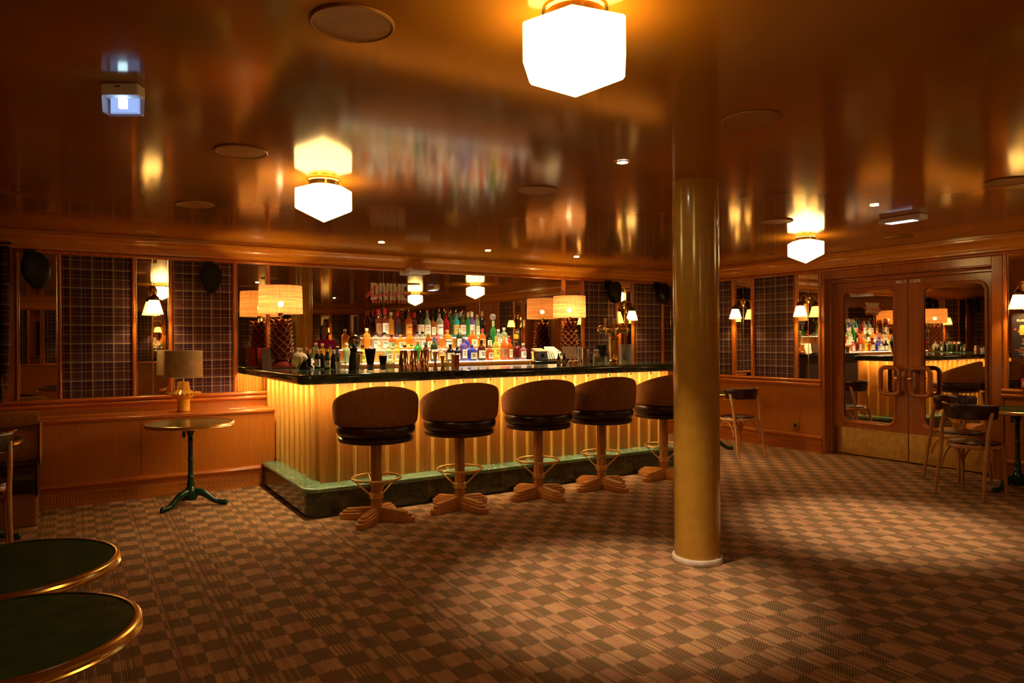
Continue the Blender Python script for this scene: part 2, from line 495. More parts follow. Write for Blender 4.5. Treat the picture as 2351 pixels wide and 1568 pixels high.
# ================================================================== THE ROOM
ZC = 2.392
YB, XR = 7.60, 7.70          # faces of the panelled walls
XL, YF = -1.7, -5.8
struct(MB().box(XL, 8.1, YF, 7.9, -.08, 0).build('floor', M['carpet']))
struct(MB().box(XL, 8.1, YF, 7.9, ZC, ZC + .08).build('ceiling', M['ceiling']))
struct(MB().box(XL, 8.1, YB + .012, 7.9, 0, ZC).build('wall_back', M['panel']))
struct(MB().box(XL - .1, XL, YF, 7.9, 0, ZC).build('wall_left', M['panel']))
struct(MB().box(XL, 8.1, YF - .1, YF, 0, ZC).build('wall_front', M['panel']))
DY0, DY1 = 3.275, 5.24       # door opening along Y
XD = 7.875
mb = MB()
mb.box(XR + .012, 8.1, DY1, YB, 0, ZC); mb.box(XR + .012, 8.1, YF, DY0, 0, ZC)
mb.box(XR + .02, 8.1, DY0, DY1, 2.11, ZC); mb.box(XD + .07, 8.1, DY0, DY1, 0, 2.11)
struct(mb.build('wall_right', M['panel']))

# --- moulding profiles run along a wall: prof = [(out, z)]
def run_x(mb, prof, x0, x1, y, s=-1):
    n = len(prof)
    V = [(x0, y + s * o, z) for o, z in prof] + [(x1, y + s * o, z) for o, z in prof]
    F = [(i, (i + 1) % n, (i + 1) % n + n, i + n) for i in range(n)] + [tuple(range(n)), tuple(range(n, 2 * n))]
    mb.add(V, F)
def run_y(mb, prof, y0, y1, x, s=-1):
    n = len(prof)
    V = [(x + s * o, y0, z) for o, z in prof] + [(x + s * o, y1, z) for o, z in prof]
    F = [(i, (i + 1) % n, (i + 1) % n + n, i + n) for i in range(n)] + [tuple(range(n)), tuple(range(n, 2 * n))]
    mb.add(V, F)
def half_round(cz, r, out=0.0, n=8, depth=1.0):
    return [(out, cz - r)] + [(out + depth * r * math.cos(a), cz + r * math.sin(a)) for a in [(-PI / 2 + PI * i / n) for i in range(n + 1)]] + [(out, cz + r)]
CORN = [(0, 2.24), (.020, 2.24), (.022, 2.262), (.034, 2.266), (.036, 2.274)] + \
       [(.040 + .055 * (1 - math.cos(a)), 2.276 + .066 * math.sin(a)) for a in [PI / 2 * i / 8 for i in range(9)]] + \
       [(.098, 2.350), (.108, 2.356), (.110, 2.372), (.100, 2.380), (.10, ZC), (0, ZC)]
mb = MB(); run_x(mb, CORN, XL, XR - .0, YB); o = struct(mb.build('trim_1', M['cornice'], angle=30))
mb = MB(); run_y(mb, CORN, YF, YB - .1, XR); struct(mb.build('trim_2', M['cornice'], angle=30))
mb = MB(); run_x(mb, CORN, XL, XR - .1, YF, 1); struct(mb.build('trim_3', M['cornice'], angle=30))

BACK_STILES = [(-.443, -.425), (-.129, -.099), (.461, .498), (.784, .819), (1.372, 1.412), (1.704, 1.744), (5.530, 5.592), (5.858, 5.91), (6.443, 6.498), (6.758, 6.807), (7.334, 7.386)]
RIGHT_STILES = [(6.546, 6.607), (6.219, 6.276), (5.562, 5.612), (5.236, 5.271), (3.233, 3.275), (2.925, 2.965), (2.33, 2.37), (2.02, 2.06)]
FRONT_STILES = [x + d for x in [4.3, 5.75, 6.05, 6.65, 6.95] for d in (0,)]
def stile(mb, a, b, z0, z1, wall):
    w2, n = (b - a) / 2, 8
    pr = [((a + b) / 2 + w2 * math.cos(t), .8 * w2 * math.sin(t) + .004) for t in [PI * i / n for i in range(n + 1)]]
    pr = [((a + b) / 2 + w2, 0)] + pr + [((a + b) / 2 - w2, 0)]
    if wall == 'B': poly = [(u, YB - o) for u, o in pr]
    elif wall == 'R': poly = [(XR - o, u) for u, o in pr]
    else: poly = [(u, YF + .012 + o) for u, o in pr]
    mb.prism(poly, z0, z1)
ZP0, ZP1 = .885, 2.203
mb = MB()
for a, b in BACK_STILES: stile(mb, a, b, ZP0, ZP1, 'B')
run_x(mb, half_round(2.222, .021), -.443, XR - .02, YB)
struct(mb.build('trim_4', M['wood'], angle=50))
mb = MB()
run_x(mb, half_round(.866, .020, .012), -1.0, 1.74, YB); run_x(mb, [(0, .80), (.012, .80), (.012, .85), (0, .85)], -1.0, 1.74, YB)
run_x(mb, half_round(.823, .021, .012), -1.0, 1.74, YB)
run_x(mb, half_round(.866, .020, .012), 5.6, XR - .03, YB); run_x(mb, half_round(.823, .021, .012), 5.6, XR - .03, YB)
struct(mb.build('trim_5', M['woodX'], angle=50))
mb = MB()
for a, b in RIGHT_STILES: stile(mb, a, b, ZP0, ZP1, 'R')
run_y(mb, half_round(2.222, .021), DY1, YB - .02, XR); run_y(mb, half_round(2.222, .021), 1.0, DY0, XR); run_y(mb, half_round(2.222, .016), DY0, DY1, XR)
struct(mb.build('trim_6', M['wood'], angle=50))
mb = MB()
for (y0, y1) in ((DY1 - .005, YB - .03), (1.0, DY0 + .005)):
    run_y(mb, half_round(.878, .021, .012), y0, y1, XR); run_y(mb, half_round(.832, .024, .012), y0, y1, XR)
    run_y(mb, [(0, .805), (.013, .805), (.013, .875), (0, .875)], y0, y1, XR)
struct(mb.build('trim_7', M['woodY'], angle=50))
BASE = [(0, 0), (.022, 0), (.022, .138), (.014, .146), (.014, .160), (.026, .168), (.032, .185), (.026, .202), (.012, .210), (0, .210)]
mb = MB(); run_y(mb, BASE, DY1 - .01, YB, XR); run_y(mb, BASE, YF, DY0 + .01, XR); struct(mb.build('baseboard_right', M['woodY'], angle=30))
mb = MB(); run_x(mb, BASE, 5.7, XR, YB); struct(mb.build('baseboard_back', M['woodX'], angle=30))

# --- plaid panels and mirrors of the back wall
def panel_x(name, x0, x1, z0, z1, mat, label, cat, group, th=.010, y=YB):
    t = thing(name, label, cat, ((x0 + x1) / 2, y, z0), 0, group)
    w2 = (x1 - x0) / 2
    MB().box(-w2, w2, 0, th, 0, z1 - z0).build('fabric' if mat is M['tartan'] else 'glass', mat, t)
    return t
def panel_y(name, y0, y1, z0, z1, mat, label, cat, group, th=.010, x=XR):
    t = thing(name, label, cat, (x, (y0 + y1) / 2, z0), 0, group)
    w2 = (y1 - y0) / 2
    MB().box(0, th, -w2, w2, 0, z1 - z0).build('fabric' if mat is M['tartan'] else 'glass', mat, t)
    return t
def bevel_strip_x(t, xs, h, w=.008):
    for x in xs: MB().box(x - w / 2, x + w / 2, -.0035, 0, 0, h).build('bevelled_edge', M['mirror_edge'], t, bevel=.003)
def bevel_strip_y(t, ys, h, w=.010):
    for y in ys: MB().box(-.0035, 0, y - w / 2, y + w / 2, 0, h).build('bevelled_edge', M['mirror_edge'], t, bevel=.003)
GP = 'tartan wall panels'; GM = 'wall mirrors between the tartan panels'
H = ZP1 - ZP0
panel_x('tartan_panel', -.099, .461, ZP0, ZP1, M['tartan'], 'wide tartan fabric panel left of the pendant-like wall lamp', 'wall panel', GP)
panel_x('tartan_panel', .819, 1.372, ZP0, ZP1, M['tartan'], 'tartan fabric panel behind the ochre table lamp', 'wall panel', GP)
panel_x('tartan_panel', 5.91, 6.443, ZP0, ZP1, M['tartan'], 'tartan fabric panel behind the brass beer tap', 'wall panel', GP)
panel_x('tartan_panel', 6.807, 7.334, ZP0, ZP1, M['tartan'], 'tartan fabric panel nearest the corner on the bar wall, next to the pillar', 'wall panel', GP)
t = panel_x('wall_mirror', -.425, -.129, ZP0, ZP1, M['mirror'], 'narrow tall mirror beside the plaid curtain, below a black speaker', 'mirror', GM); bevel_strip_x(t, (-.142, .142), H, .012)
t = panel_x('wall_mirror', .498, .784, ZP0, ZP1, M['mirror'], 'narrow mirror behind the left wall lamp, right of the wide tartan panel', 'mirror', GM); bevel_strip_x(t, (-.136, 0, .136), H)
t = panel_x('wall_mirror', 1.412, 1.704, ZP0, ZP1, M['mirror'], 'narrow mirror at the left end of the bar counter', 'mirror', GM); bevel_strip_x(t, (-.138, .139), H)
t = panel_x('wall_mirror', 1.744, 5.530, .90, ZP1, M['mirror'], 'huge mirror spanning the wall behind the bar bottles', 'mirror', GM); bevel_strip_x(t, (-.628, .634), ZP1 - .90, .004)
t = panel_x('wall_mirror', 5.592, 5.858, ZP0, ZP1, M['mirror'], 'narrow mirror behind the right raffia bar lamp', 'mirror', GM); bevel_strip_x(t, (-.126, .126), H)
t = panel_x('wall_mirror', 6.498, 6.758, ZP0, ZP1, M['mirror'], 'narrow mirror behind the wall lamp above the beer tap', 'mirror', GM); bevel_strip_x(t, (-.125, 0, .125), H)
t = panel_x('wall_mirror', 7.386, 7.68, ZP0, ZP1, M['mirror'], 'corner mirror half hidden behind the gold pillar', 'mirror', GM); bevel_strip_x(t, (-.14, 0), H, .012)
panel_y('tartan_panel', 6.607, 7.55, ZP0, ZP1, M['tartan'], 'tartan fabric panel seen just right of the gold pillar', 'wall panel', GP)
panel_y('tartan_panel', 5.612, 6.219, ZP0, ZP1, M['tartan'], 'tartan fabric panel between the two wall lamps left of the doors', 'wall panel', GP)
t = panel_y('wall_mirror', 6.276, 6.546, ZP0, ZP1, M['mirror'], 'mirror behind the first wall lamp right of the gold pillar', 'mirror', GM); bevel_strip_y(t, (-.129, 0, .129), H)
t = panel_y('wall_mirror', 5.271, 5.562, ZP0, ZP1, M['mirror'], 'mirror behind the wall lamp nearest the double doors, left of them', 'mirror', GM); bevel_strip_y(t, (-.139, 0, .139), H)
t = panel_y('wall_mirror', 2.965, 3.233, ZP0, ZP1, M['mirror'], 'mirror right of the double doors carrying the framed plan', 'mirror', GM); bevel_strip_y(t, (-.128, .128), H)
panel_y('tartan_panel', 2.37, 2.925, ZP0, ZP1, M['tartan'], 'tartan fabric panel beyond the framed plan, right of the doors', 'wall panel', GP)

# --- front and left walls behind the camera (seen in the mirrors)
mb = MB(); mp = MB(); mg = MB()
xs = [-1.6 + .91 * i for i in range(11)]
for x in xs[:-1]:
    mp.box(x + .05, x + .60, YF, YF + .012, ZP0, ZP1); mg.box(x + .645, x + .865, YF, YF + .012, ZP0, ZP1)
    for a, b in ((x + .005, x + .05), (x + .60, x + .645), (x + .865, x + .91)): stile(mb, a, b, ZP0, ZP1, 'F')
run_x(mb, half_round(2.222, .021), XL, XR, YF + .012, 1); run_x(mb, half_round(.85, .03), XL, XR, YF + .012, 1)
struct(mb.build('trim_8', M['wood'], angle=50))
struct(mp.build('trim_9', M['tartan'])); struct(mg.build('trim_10', M['mirror']))
mp = MB()
for k in range(9):
    y = YF + .3 + k * 1.2
    mp.box(XL, XL + .012, y, y + .85, ZP0, ZP1)
struct(mp.build('trim_11', M['tartan']))
mp = MB()
for k in range(6):
    y = YF + .3 + k * 1.1
    mp.box(XR, XR + .012, y, y + .8, ZP0, ZP1)
struct(mp.build('trim_12', M['tartan']))

# --- long radiator cabinet with a ledge under the left panels
rc = thing('radiator_cabinet', 'long low wooden radiator cabinet with ledge and perforated base left of the bar', 'cabinet', (0, 0, 0))
YL = 7.07
MB().box(-1.68, 1.665, YL + .02, YB - .001, .0, .712).build('body', M['panel'], rc)
MB().box(-1.68, 1.665, YL - .012, YB - .001, .712, .740).build('ledge', M['woodX'], rc, bevel=.008)
MB().box(-1.68, 1.54, YL, YL + .02, 0, .128).build('perforated_base', M['perf'], rc)
mb = MB(); run_x(mb, [(-.02, .128), (.0, .128), (.008, .134), (.008, .145), (.012, .150), (.022, .158), (.030, .176), (.024, .192), (.010, .202), (-.02, .202)], -1.68, 1.54, YL)
mb.build('moulding', M['woodX'], rc, angle=30)
mb = MB()
for k in range(46): mb.box(-.25 + k * .016, -.25 + k * .016 + .009, YL + .17, YL + .235, .740, .7415)
mb.build('grille', M['innerdark'], rc)
for x in (.50, -.60): MB().box(x, x + .003, YL + .0185, YL + .021, .205, .71).build('panel_joint', M['innerdark'], rc)
tag(MB().box(-.08, .08, -.02, .02, 0, .004).build('paper_note', M['paper'], loc=(1.36, 7.30, .740), rotz=.05), 'small pale card lying flat on the wooden ledge', 'card')

# ================================================================== DOUBLE DOORS
def leaf_mesh(w, h, pw, ph, pcx, pcz, r, th):
    """flat slab in local Y-Z with a rounded opening"""
    inner = rrect(pw, ph, r, 8, pcx, pcz)
    outer = []
    for (y, z) in inner:
        dy, dz = y - pcx, z - pcz
        ky = ((w / 2 - pcx) / dy if dy > 1e-9 else (-w / 2 - pcx) / dy if dy < -1e-9 else 1e9)
        kz = ((h - pcz) / dz if dz > 1e-9 else (-pcz) / dz if dz < -1e-9 else 1e9)
        k = min(ky, kz); outer.append((pcx + dy * k, pcz + dz * k))
    # include the slab corners
    n = len(inner); V = []; F = []
    for x in (0, th):
        V += [(x, y, z) for y, z in inner] + [(x, y, z) for y, z in outer]
    for i in range(n):
        j = (i + 1) % n
        F += [(i, j, n + j, n + i), (2 * n + i, 3 * n + i, 3 * n + j, 2 * n + j), (i, 2 * n + i, 2 * n + j, j), (n + i, n + j, 3 * n + j, 3 * n + i)]
    mb = MB().add(V, F)
    # corner fill
    for (cy_, cz_) in ((w / 2, h), (-w / 2, h), (-w / 2, 0), (w / 2, 0)):
        best = sorted(range(n), key=lambda i: (outer[i][0] - cy_) ** 2 + (outer[i][1] - cz_) ** 2)
        a = next(i for i in best if abs(outer[i][0] - cy_) < 1e-6); b = next(i for i in best if abs(outer[i][1] - cz_) < 1e-6)
        if a != b:
            mb.add([(0, *outer[a]), (0, cy_, cz_), (0, *outer[b]), (th, *outer[a]), (th, cy_, cz_), (th, *outer[b])],
                   [(0, 1, 2), (5, 4, 3), (0, 3, 4, 1), (1, 4, 5, 2)])
    return mb
def door(n, y0, y1, label, pcx, hand):
    w, h = y1 - y0, 2.05
    d = thing('door_%d' % n, label, 'door', (XD, (y0 + y1) / 2, 0.012))
    d['kind'] = 'structure'
    pw, ph, pz = .628, 1.555, 1.175
    leaf_mesh(w, h, pw, ph, pcx, pz, .085, .05).build('door_leaf', M['wood_dark'], d, angle=30)
    mb = MB().prism(rrect(pw + .004, ph + .004, .086, 8, pcx, pz), .022, .028, AX_YZ)
    mb.build('mirror_pane', M['mirror'], d)
    mb = MB()
    mb.tube([(.000, y, z) for y, z in rrect(pw + .03, ph + .03, .1, 8, pcx, pz)], .013, 8, True)
    mb.tube([(.010, y, z) for y, z in rrect(pw - .004, ph - .004, .083, 8, pcx, pz)], .012, 8, True)
    mb.build('pane_moulding', M['woodY'], d, angle=60)
    MB().box(-.004, 0, -w / 2 + .004, w / 2 - .004, .006, .318).build('kick_plate', M['brass_dull'], d)
    # looped pull handle standing off the stile
    s = hand
    hy = s * (w / 2 - .165)
    hz = .915 - .012
    hd = MB().tube([(-.075, y, z) for y, z in rrect(.21, .30, .055, 6, hy, hz)], .024, 10, True).build('pull_handle', M['wood_dark'], d, angle=60)
    ky = s * (w / 2 - .062)
    mb = MB()
    for dz in (-.125, .125): mb.tube([(-.072, ky, hz + dz), (.0, ky - s * .0, hz + dz)], .016, 10)
    mb.build('handle_post', M['wood_dark'], hd)
    mb = MB().sphere((-.120, s * (w / 2 - .075), hz + .03), .030, 14, 8, (.8, 1, 1)); mb.tube([(-.10, s * (w / 2 - .075), hz + .03), (0, s * (w / 2 - .05), hz + .03)], .009, 8)
    mb.build('knob', M['brass'], hd)
    st = MB().box(-.0015, 0, -.058, .058, -.014, .014).build('sticker', M['whiteplastic'], d, loc=(0, s * (w / 2 - .075), 2.015))
    MB().box(-.0022, -.0015, .030 * s - .012, .030 * s + .012, -.010, .010).build('sticker_mark', M['redpaint'], st)
    MB().box(-.0022, -.0015, -.045, .008, .002, .006).build('sticker_line', M['blackink'], st)
    return d
door(1, 4.290, 5.196, 'left leaf of the mirrored mahogany double doors with wooden loop handle', .02, -1)
door(2, 3.372, 4.284, 'right leaf of the mirrored mahogany double doors with wooden loop handle', -.01, 1)
mb = MB()
X0 = XR - .004
mb.box(X0, XD + .07, 5.196, DY1 + .004, 0, 2.20); mb.box(X0, XD + .07, DY0 - .004, 3.372, 0, 2.20)
mb.box(X0, XD + .07, 3.372, 5.196, 2.118, 2.205)
mb.box(XD - .05, XD + .07, 3.372, 5.196, 2.064, 2.118)
for y in (5.19, 3.378): mb.tube([(XD - .06, y, 0), (XD - .06, y, 2.10)], .014, 8)
mb.tube([(XD - .06, 3.37, 2.10), (XD - .06, 5.2, 2.10)], .014, 8)
struct(mb.build('trim_13', M['wood_dark'], bevel=.004, angle=30))

# ================================================================== PILLAR
pl = thing('pillar', 'round gold enamelled pillar with a white stone ring at its foot', 'pillar', (3.335, 3.145, 0))
pl['kind'] = 'thing'
MB().lathe([(.1425, .012), (.1425, ZC - .012), (.146, ZC - .012), (.146, ZC - .001)], 64).build('shaft', M['pillar'], pl)
MB().lathe([(.1435, .001), (.154, .001), (.156, .004), (.156, .034), (.152, .040), (.1435, .040)], 64).build('base_ring', M['whitestone'], pl)

# ================================================================== BAR
bar = thing('bar_counter', 'long L-shaped bar of fluted wood lit from under its marble top', 'bar counter', (0, 0, 0))
XB, YBAR, XE, YI = 1.70, 5.70, 5.60, 6.30
ZT0, ZT1, ZPL = 1.055, 1.135, .234
def flute_line(length, pitch, dish):
    P = []; n = max(1, round(length / pitch)); p = length / n
    for k in range(n):
        for i in range(9):
            q = i / 8
            P.append((k * p + p * q, -dish * math.sin(PI * q)))
    return P, [k * p for k in range(1, n)]
def extrude_line(pts, z0, z1):
    mb = MB(); n = len(pts)
    mb.add([(x, y, z0) for x, y in pts] + [(x, y, z1) for x, y in pts], [(i, i + 1, i + 1 + n, i + n) for i in range(n - 1)])
    return mb
def beads(name, pts, r, out):
    mb = MB()
    for (x, y) in pts: mb.prism([(x + r * math.cos(a), y + r * math.sin(a)) for a in [2 * PI * i / 14 for i in range(14)]], ZPL - .005, ZT0 - .001)
    mb.build(name, M['bead'], bar, angle=60)
pf, bf = flute_line(XE - XB, .145, .010)
extrude_line([(XB + s, YBAR - o) for s, o in pf], ZPL - .01, ZT0).build('front_panel', M['flute'], bar, angle=35)
beads('front_beading', [(XB + s, YBAR - .002) for s in bf], .0155, 0)
ps, bs = flute_line(YB - .02 - YBAR, .165, .016)
extrude_line([(XB - o, YBAR + s) for s, o in ps][::-1], ZPL - .01, ZT0).build('side_panel', M['flute'], bar, angle=35)
beads('side_beading', [(XB - .002, YBAR + s) for s in bs], .026, 0)
pe, be = flute_line(YI - YBAR, .145, .010)
extrude_line([(XE + o, YBAR + s) for s, o in pe], ZPL - .01, ZT0).build('end_panel', M['flute'], bar, angle=35)
beads('end_beading', [(XE + .002, YBAR + s) for s in be], .0155, 0)
mb = MB(); mb.box(XB + .02, XE - .02, YBAR + .02, YI, 0, ZT0 - .002); mb.box(XB + .02, 2.2, YI, YB - .02, 0, ZT0 - .002)
mb.build('carcass', M['innerdark'], bar)
def plinth_poly(x0, y0, x1, y1, xi, yi, r, yend):
    P = []
    for i in range(9):
        a = PI + PI / 2 * i / 8
        P.append((x0 + r + r * math.cos(a), y0 + r + r * math.sin(a)))
    return [(x0, yend)] + P + [(x1, y0), (x1, y1), (xi, y1), (xi, yend)]
mb = MB().prism(plinth_poly(1.545, 5.525, 5.70, YI, XB + .05, YBAR + .05, .10, 7.055), 0, .196)
mb.build('plinth', M['marble'], bar, angle=30)
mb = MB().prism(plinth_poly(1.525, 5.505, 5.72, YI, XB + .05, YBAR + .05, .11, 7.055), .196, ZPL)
mb.build('foot_ledge', M['marble_lit'], bar, bevel=.012, segs=3, angle=40)
mb = MB()
mb.box(XB - .02, XE - .02, YBAR - .130, YBAR - .118, ZT0 - .0022, ZT0 - .0004); mb.box(XB - .130, XB - .118, YBAR - .06, YB - .03, ZT0 - .0022, ZT0 - .0004)
mb.box(XE + .045, XE + .057, YBAR - .03, YI - .03, ZT0 - .0022, ZT0 - .0004)
mb.build('led_strip', M['led'], bar)
for x in [1.86 + .145 * k for k in range(0, 26, 2)]: MB().box(x, x + .006, YBAR - .012, YBAR + .002, ZT0 - .034, ZT0 - .016).build('bag_hook', M['bronze'], bar)
poly = []
def arc(cx, cy_, r, a0, a1, n=8): return [(cx + r * math.cos(a0 + (a1 - a0) * i / n), cy_ + r * math.sin(a0 + (a1 - a0) * i / n)) for i in range(n + 1)]
x0, y0, x1 = 1.485, 5.49, 5.76
poly = [(x0, YB - .025)] + arc(x0 + .10, y0 + .10, .10, PI, 1.5 * PI) + arc(x1 - .1, y0 + .1, .1, -PI / 2, 0) + arc(x1 - .1, YI + .02 - .1, .1, 0, PI / 2) + [(2.22, YI + .02), (2.22, YB - .025)]
top = MB().prism(poly, ZT0, ZT1).build('marble_countertop', M['marble'], bevel=.03, segs=5, angle=60)
tag(top, 'dark green marble bar top with rounded edge', 'countertop')

# ---- back bar: cabinet, lit stepped shelves
bb = thing('back_bar_cabinet', 'orange wood back bar with three lit stepped bottle shelves under the mirror', 'cabinet', (0, 0, 0))
mb = MB(); mb.box(2.34, 4.62, 6.98, YB - .002, 0, 1.155); mb.box(2.61, 4.50, 7.16, YB - .002, 1.165, 1.288); mb.box(2.84, 4.40, 7.34, YB - .002, 1.30, 1.423)
mb.build('carcass', wood('orange_veneer', (.55, .20, .024), (.72, .30, .042), .35), bb)
for (x0_, x1_, y_, z_) in ((2.33, 4.62, 6.965, 1.155), (2.60, 4.50, 7.145, 1.29), (2.83, 4.40, 7.325, 1.425)):
    MB().box(x0_, x1_, y_, YB - .004 if z_ > 1.4 else y_ + .195, z_ + .003, z_ + .010).build('shelf', M['shelflight'], bb)
cb = thing('service_counter', 'dark service counter right of the bottle shelves holding the printer', 'counter', (0, 0, 0))
MB().box(4.63, 5.62, 6.92, YB - .002, 0, 1.10).build('body', M['innerdark'], cb)
MB().box(4.63, 5.64, 6.90, YB - .002, 1.10, 1.146).build('counter_top', M['blackgloss'], cb, bevel=.006)
fr = thing('bar_fridge', 'black under-counter fridge with glass door at the open end of the bar', 'fridge', (5.95, 7.30, 0))
MB().box(-.28, .28, -.28, .28, 0, .85).build('cabinet', M['black'], fr, bevel=.01)
MB().box(-.24, .24, -.292, -.28, .10, .80).build('glass_door', M['blackgloss'], fr)
mb = MB()
for k in range(6): mb.box(-.18, .10, -.295, -.292, .3 + k * .05, .325 + k * .05)
mb.build('notice', M['whiteplastic'], fr)

# ================================================================== SIGN ON THE MIRROR
sg = thing('bar_sign', 'cream and red lettering DIVINE house BASEMENT BAR fixed on the big mirror', 'sign', (0, 0, 0))
SY = YB - .004
def sgx(px): return 2.855 + (px - 852.0) * (3.289 - 2.855) / (933.5 - 852.0)
Z0, Z1 = 1.868, 2.061
def letter(polys):
    mb = MB()
    for P in polys: mb.prism(P, SY - .006, SY, AX_XZ)
    return mb
def arc_pts(cx, cz, rx, rz, a0, a1, n=8): return [(cx + rx * math.cos(a0 + (a1 - a0) * i / n), cz + rz * math.sin(a0 + (a1 - a0) * i / n)) for i in range(n + 1)]
def letterD(x0, x1):
    mb = MB(); n = 10; t_ = .034
    o_ = [(x0, Z0), (x0 + .03, Z0)] + arc_pts(x1 - .04, Z0 + .04, .04, .04, -PI / 2, 0) + arc_pts(x1 - .04, Z1 - .04, .04, .04, 0, PI / 2) + [(x0 + .03, Z1), (x0, Z1)]
    i_ = [(x0 + t_, Z0 + t_), (x0 + t_ + .002, Z0 + t_)] + arc_pts(x1 - t_ - .006, Z0 + t_ + .006, .006, .006, -PI / 2, 0) + arc_pts(x1 - t_ - .006, Z1 - t_ - .006, .006, .006, 0, PI / 2) + [(x0 + t_ + .002, Z1 - t_), (x0 + t_, Z1 - t_)]
    N = len(o_)
    V = [(x, SY - .006, z) for x, z in o_ + i_] + [(x, SY, z) for x, z in o_ + i_]
    F = []
    for i in range(N):
        j = (i + 1) % N
        F += [(i, j, N + j, N + i), (i, i + 2 * N, j + 2 * N, j), (N + i, N + j, 3 * N + j, 3 * N + i)]
    return mb.add(V, F)
mb = letterD(2.855, 2.942)
mb.prism([(2.951, Z0), (2.986, Z0), (2.986, Z1), (2.951, Z1)], SY - .006, SY, AX_XZ)
for P in ([(2.990, Z1), (3.011, Z0), (3.036, Z0), (3.033, Z0 + .09), (3.022, Z1)], [(3.036, Z0), (3.057, Z0), (3.076, Z1), (3.044, Z1), (3.033, Z0 + .09)]): mb.prism(P, SY - .006, SY, AX_XZ)
mb.prism([(3.081, Z0), (3.114, Z0), (3.114, Z1), (3.081, Z1)], SY - .006, SY, AX_XZ)
for P in ([(3.124, Z0), (3.156, Z0), (3.156, Z1), (3.124, Z1)], [(3.184, Z0), (3.216, Z0), (3.216, Z1), (3.184, Z1)], [(3.156, Z1), (3.156, Z1 - .10), (3.184, Z0), (3.184, Z0 + .10)]): mb.prism(P, SY - .006, SY, AX_XZ)
mb.prism([(3.224, Z0), (3.289, Z0), (3.289, Z0 + .030), (3.258, Z0 + .030), (3.258, Z0 + .083), (3.284, Z0 + .083), (3.284, Z0 + .111), (3.258, Z0 + .111), (3.258, Z1 - .033), (3.289, Z1 - .033), (3.289, Z1), (3.224, Z1)], SY - .006, SY, AX_XZ)
mb.build('block_lettering', M['cream'], sg, angle=30)
def hs(px, pz): return (2.793 + (px - 200) / 2030 * (3.347 - 2.793), SY - .010, 2.0194 - (pz - 320) / 510 * (2.0194 - 1.885))
script = [(200, 740), (330, 590), (470, 430), (600, 325), (640, 345), (580, 420), (440, 545), (300, 690), (215, 830), (330, 720), (450, 650), (510, 655), (470, 720), (430, 790), (480, 800), (570, 740),
          (680, 670), (800, 600), (870, 570), (870, 640), (800, 740), (720, 775), (680, 740), (720, 680), (780, 640), (840, 720), (920, 690), (1040, 610), (1150, 575), (1090, 640), (1060, 700), (1120, 710), (1220, 640), (1300, 555), (1230, 660), (1240, 730), (1330, 700), (1480, 590),
          (1620, 480), (1600, 570), (1560, 690), (1500, 740), (1460, 690), (1560, 650), (1750, 630), (1880, 560), (1950, 490), (1900, 465), (1830, 560), (1840, 650), (1920, 700), (2040, 650), (2130, 590), (2230, 515)]
def smooth_pts(P, k=4):
    out = []
    for i in range(len(P) - 1):
        p0, p1, p2, p3 = P[max(i - 1, 0)], P[i], P[i + 1], P[min(i + 2, len(P) - 1)]
        for q in range(k):
            t_ = q / k
            out.append(tuple(.5 * ((2 * p1[d]) + (-p0[d] + p2[d]) * t_ + (2 * p0[d] - 5 * p1[d] + 4 * p2[d] - p3[d]) * t_ ** 2 + (-p0[d] + 3 * p1[d] - 3 * p2[d] + p3[d]) * t_ ** 3) for d in range(len(p1))))
    return out + [P[-1]]
MB().tube(smooth_pts([hs(*p) for p in script]), .0045, 6).build('script_lettering', M['signred'], sg, angle=80)
tl = text_mesh('B A S E M E N T   B A R', .052, .001, .0022, 'small_lettering', M['orangered'], sg, .8)
tl.location = (3.075, SY - .003, 1.848)

# ================================================================== CEILING FITTINGS
def ceiling_lamp(x, y, label, rz):
    t = thing('ceiling_lamp', label, 'ceiling lamp', (x, y, 0), rz, 'faceted opal glass ceiling lamps')
    MB().lathe([(.0, ZC - .001), (.10, ZC - .001), (.10, ZC - .006), (.092, ZC - .012), (.088, ZC - .038), (0, ZC - .038)][::-1], 40).build('mount', M['brass'], t)
    mb = MB(); n = 6; V = []
    rings = [(.075, ZC - .036), (.168, ZC - .060), (.172, ZC - .066), (.172, ZC - .178), (.166, ZC - .186)]
    for r, z in rings: V += [(r * math.cos(2 * PI * k / n), r * math.sin(2 * PI * k / n), z) for k in range(n)]
    V.append((0, 0, ZC - .262)); V.append((0, 0, ZC - .036))
    F = []
    for i in range(len(rings) - 1):
        for k in range(n):
            l = (k + 1) % n; F.append((i * n + k, (i + 1) * n + k, (i + 1) * n + l, i * n + l))
    b = (len(rings) - 1) * n
    for k in range(n):
        F.append((b + k, len(V) - 2, b + (k + 1) % n)); F.append((k, (k + 1) % n, len(V) - 1))
    mb.add(V, F); mb.build('glass_shade', M['lampglass'], t, bevel=.004, angle=20)
    return t
ceiling_lamp(1.285, 1.69, 'largest glowing six-sided glass ceiling lamp, nearest overhead', .87)
ceiling_lamp(1.305, 4.27, 'glowing six-sided ceiling lamp above the left end of the bar', .87)
ceiling_lamp(6.05, 4.28, 'glowing six-sided ceiling lamp in front of the double doors', .87)
ceiling_lamp(6.05, 1.69, 'six-sided ceiling lamp seen only in the big mirror, nearer the doors', .925)
for (x, y) in ((.2, -3.4),):  # added lamp out of view behind the camera, keeps up the room light
    ceiling_lamp(x, y, 'six-sided ceiling lamp added over the room behind to keep the room lit', .5)

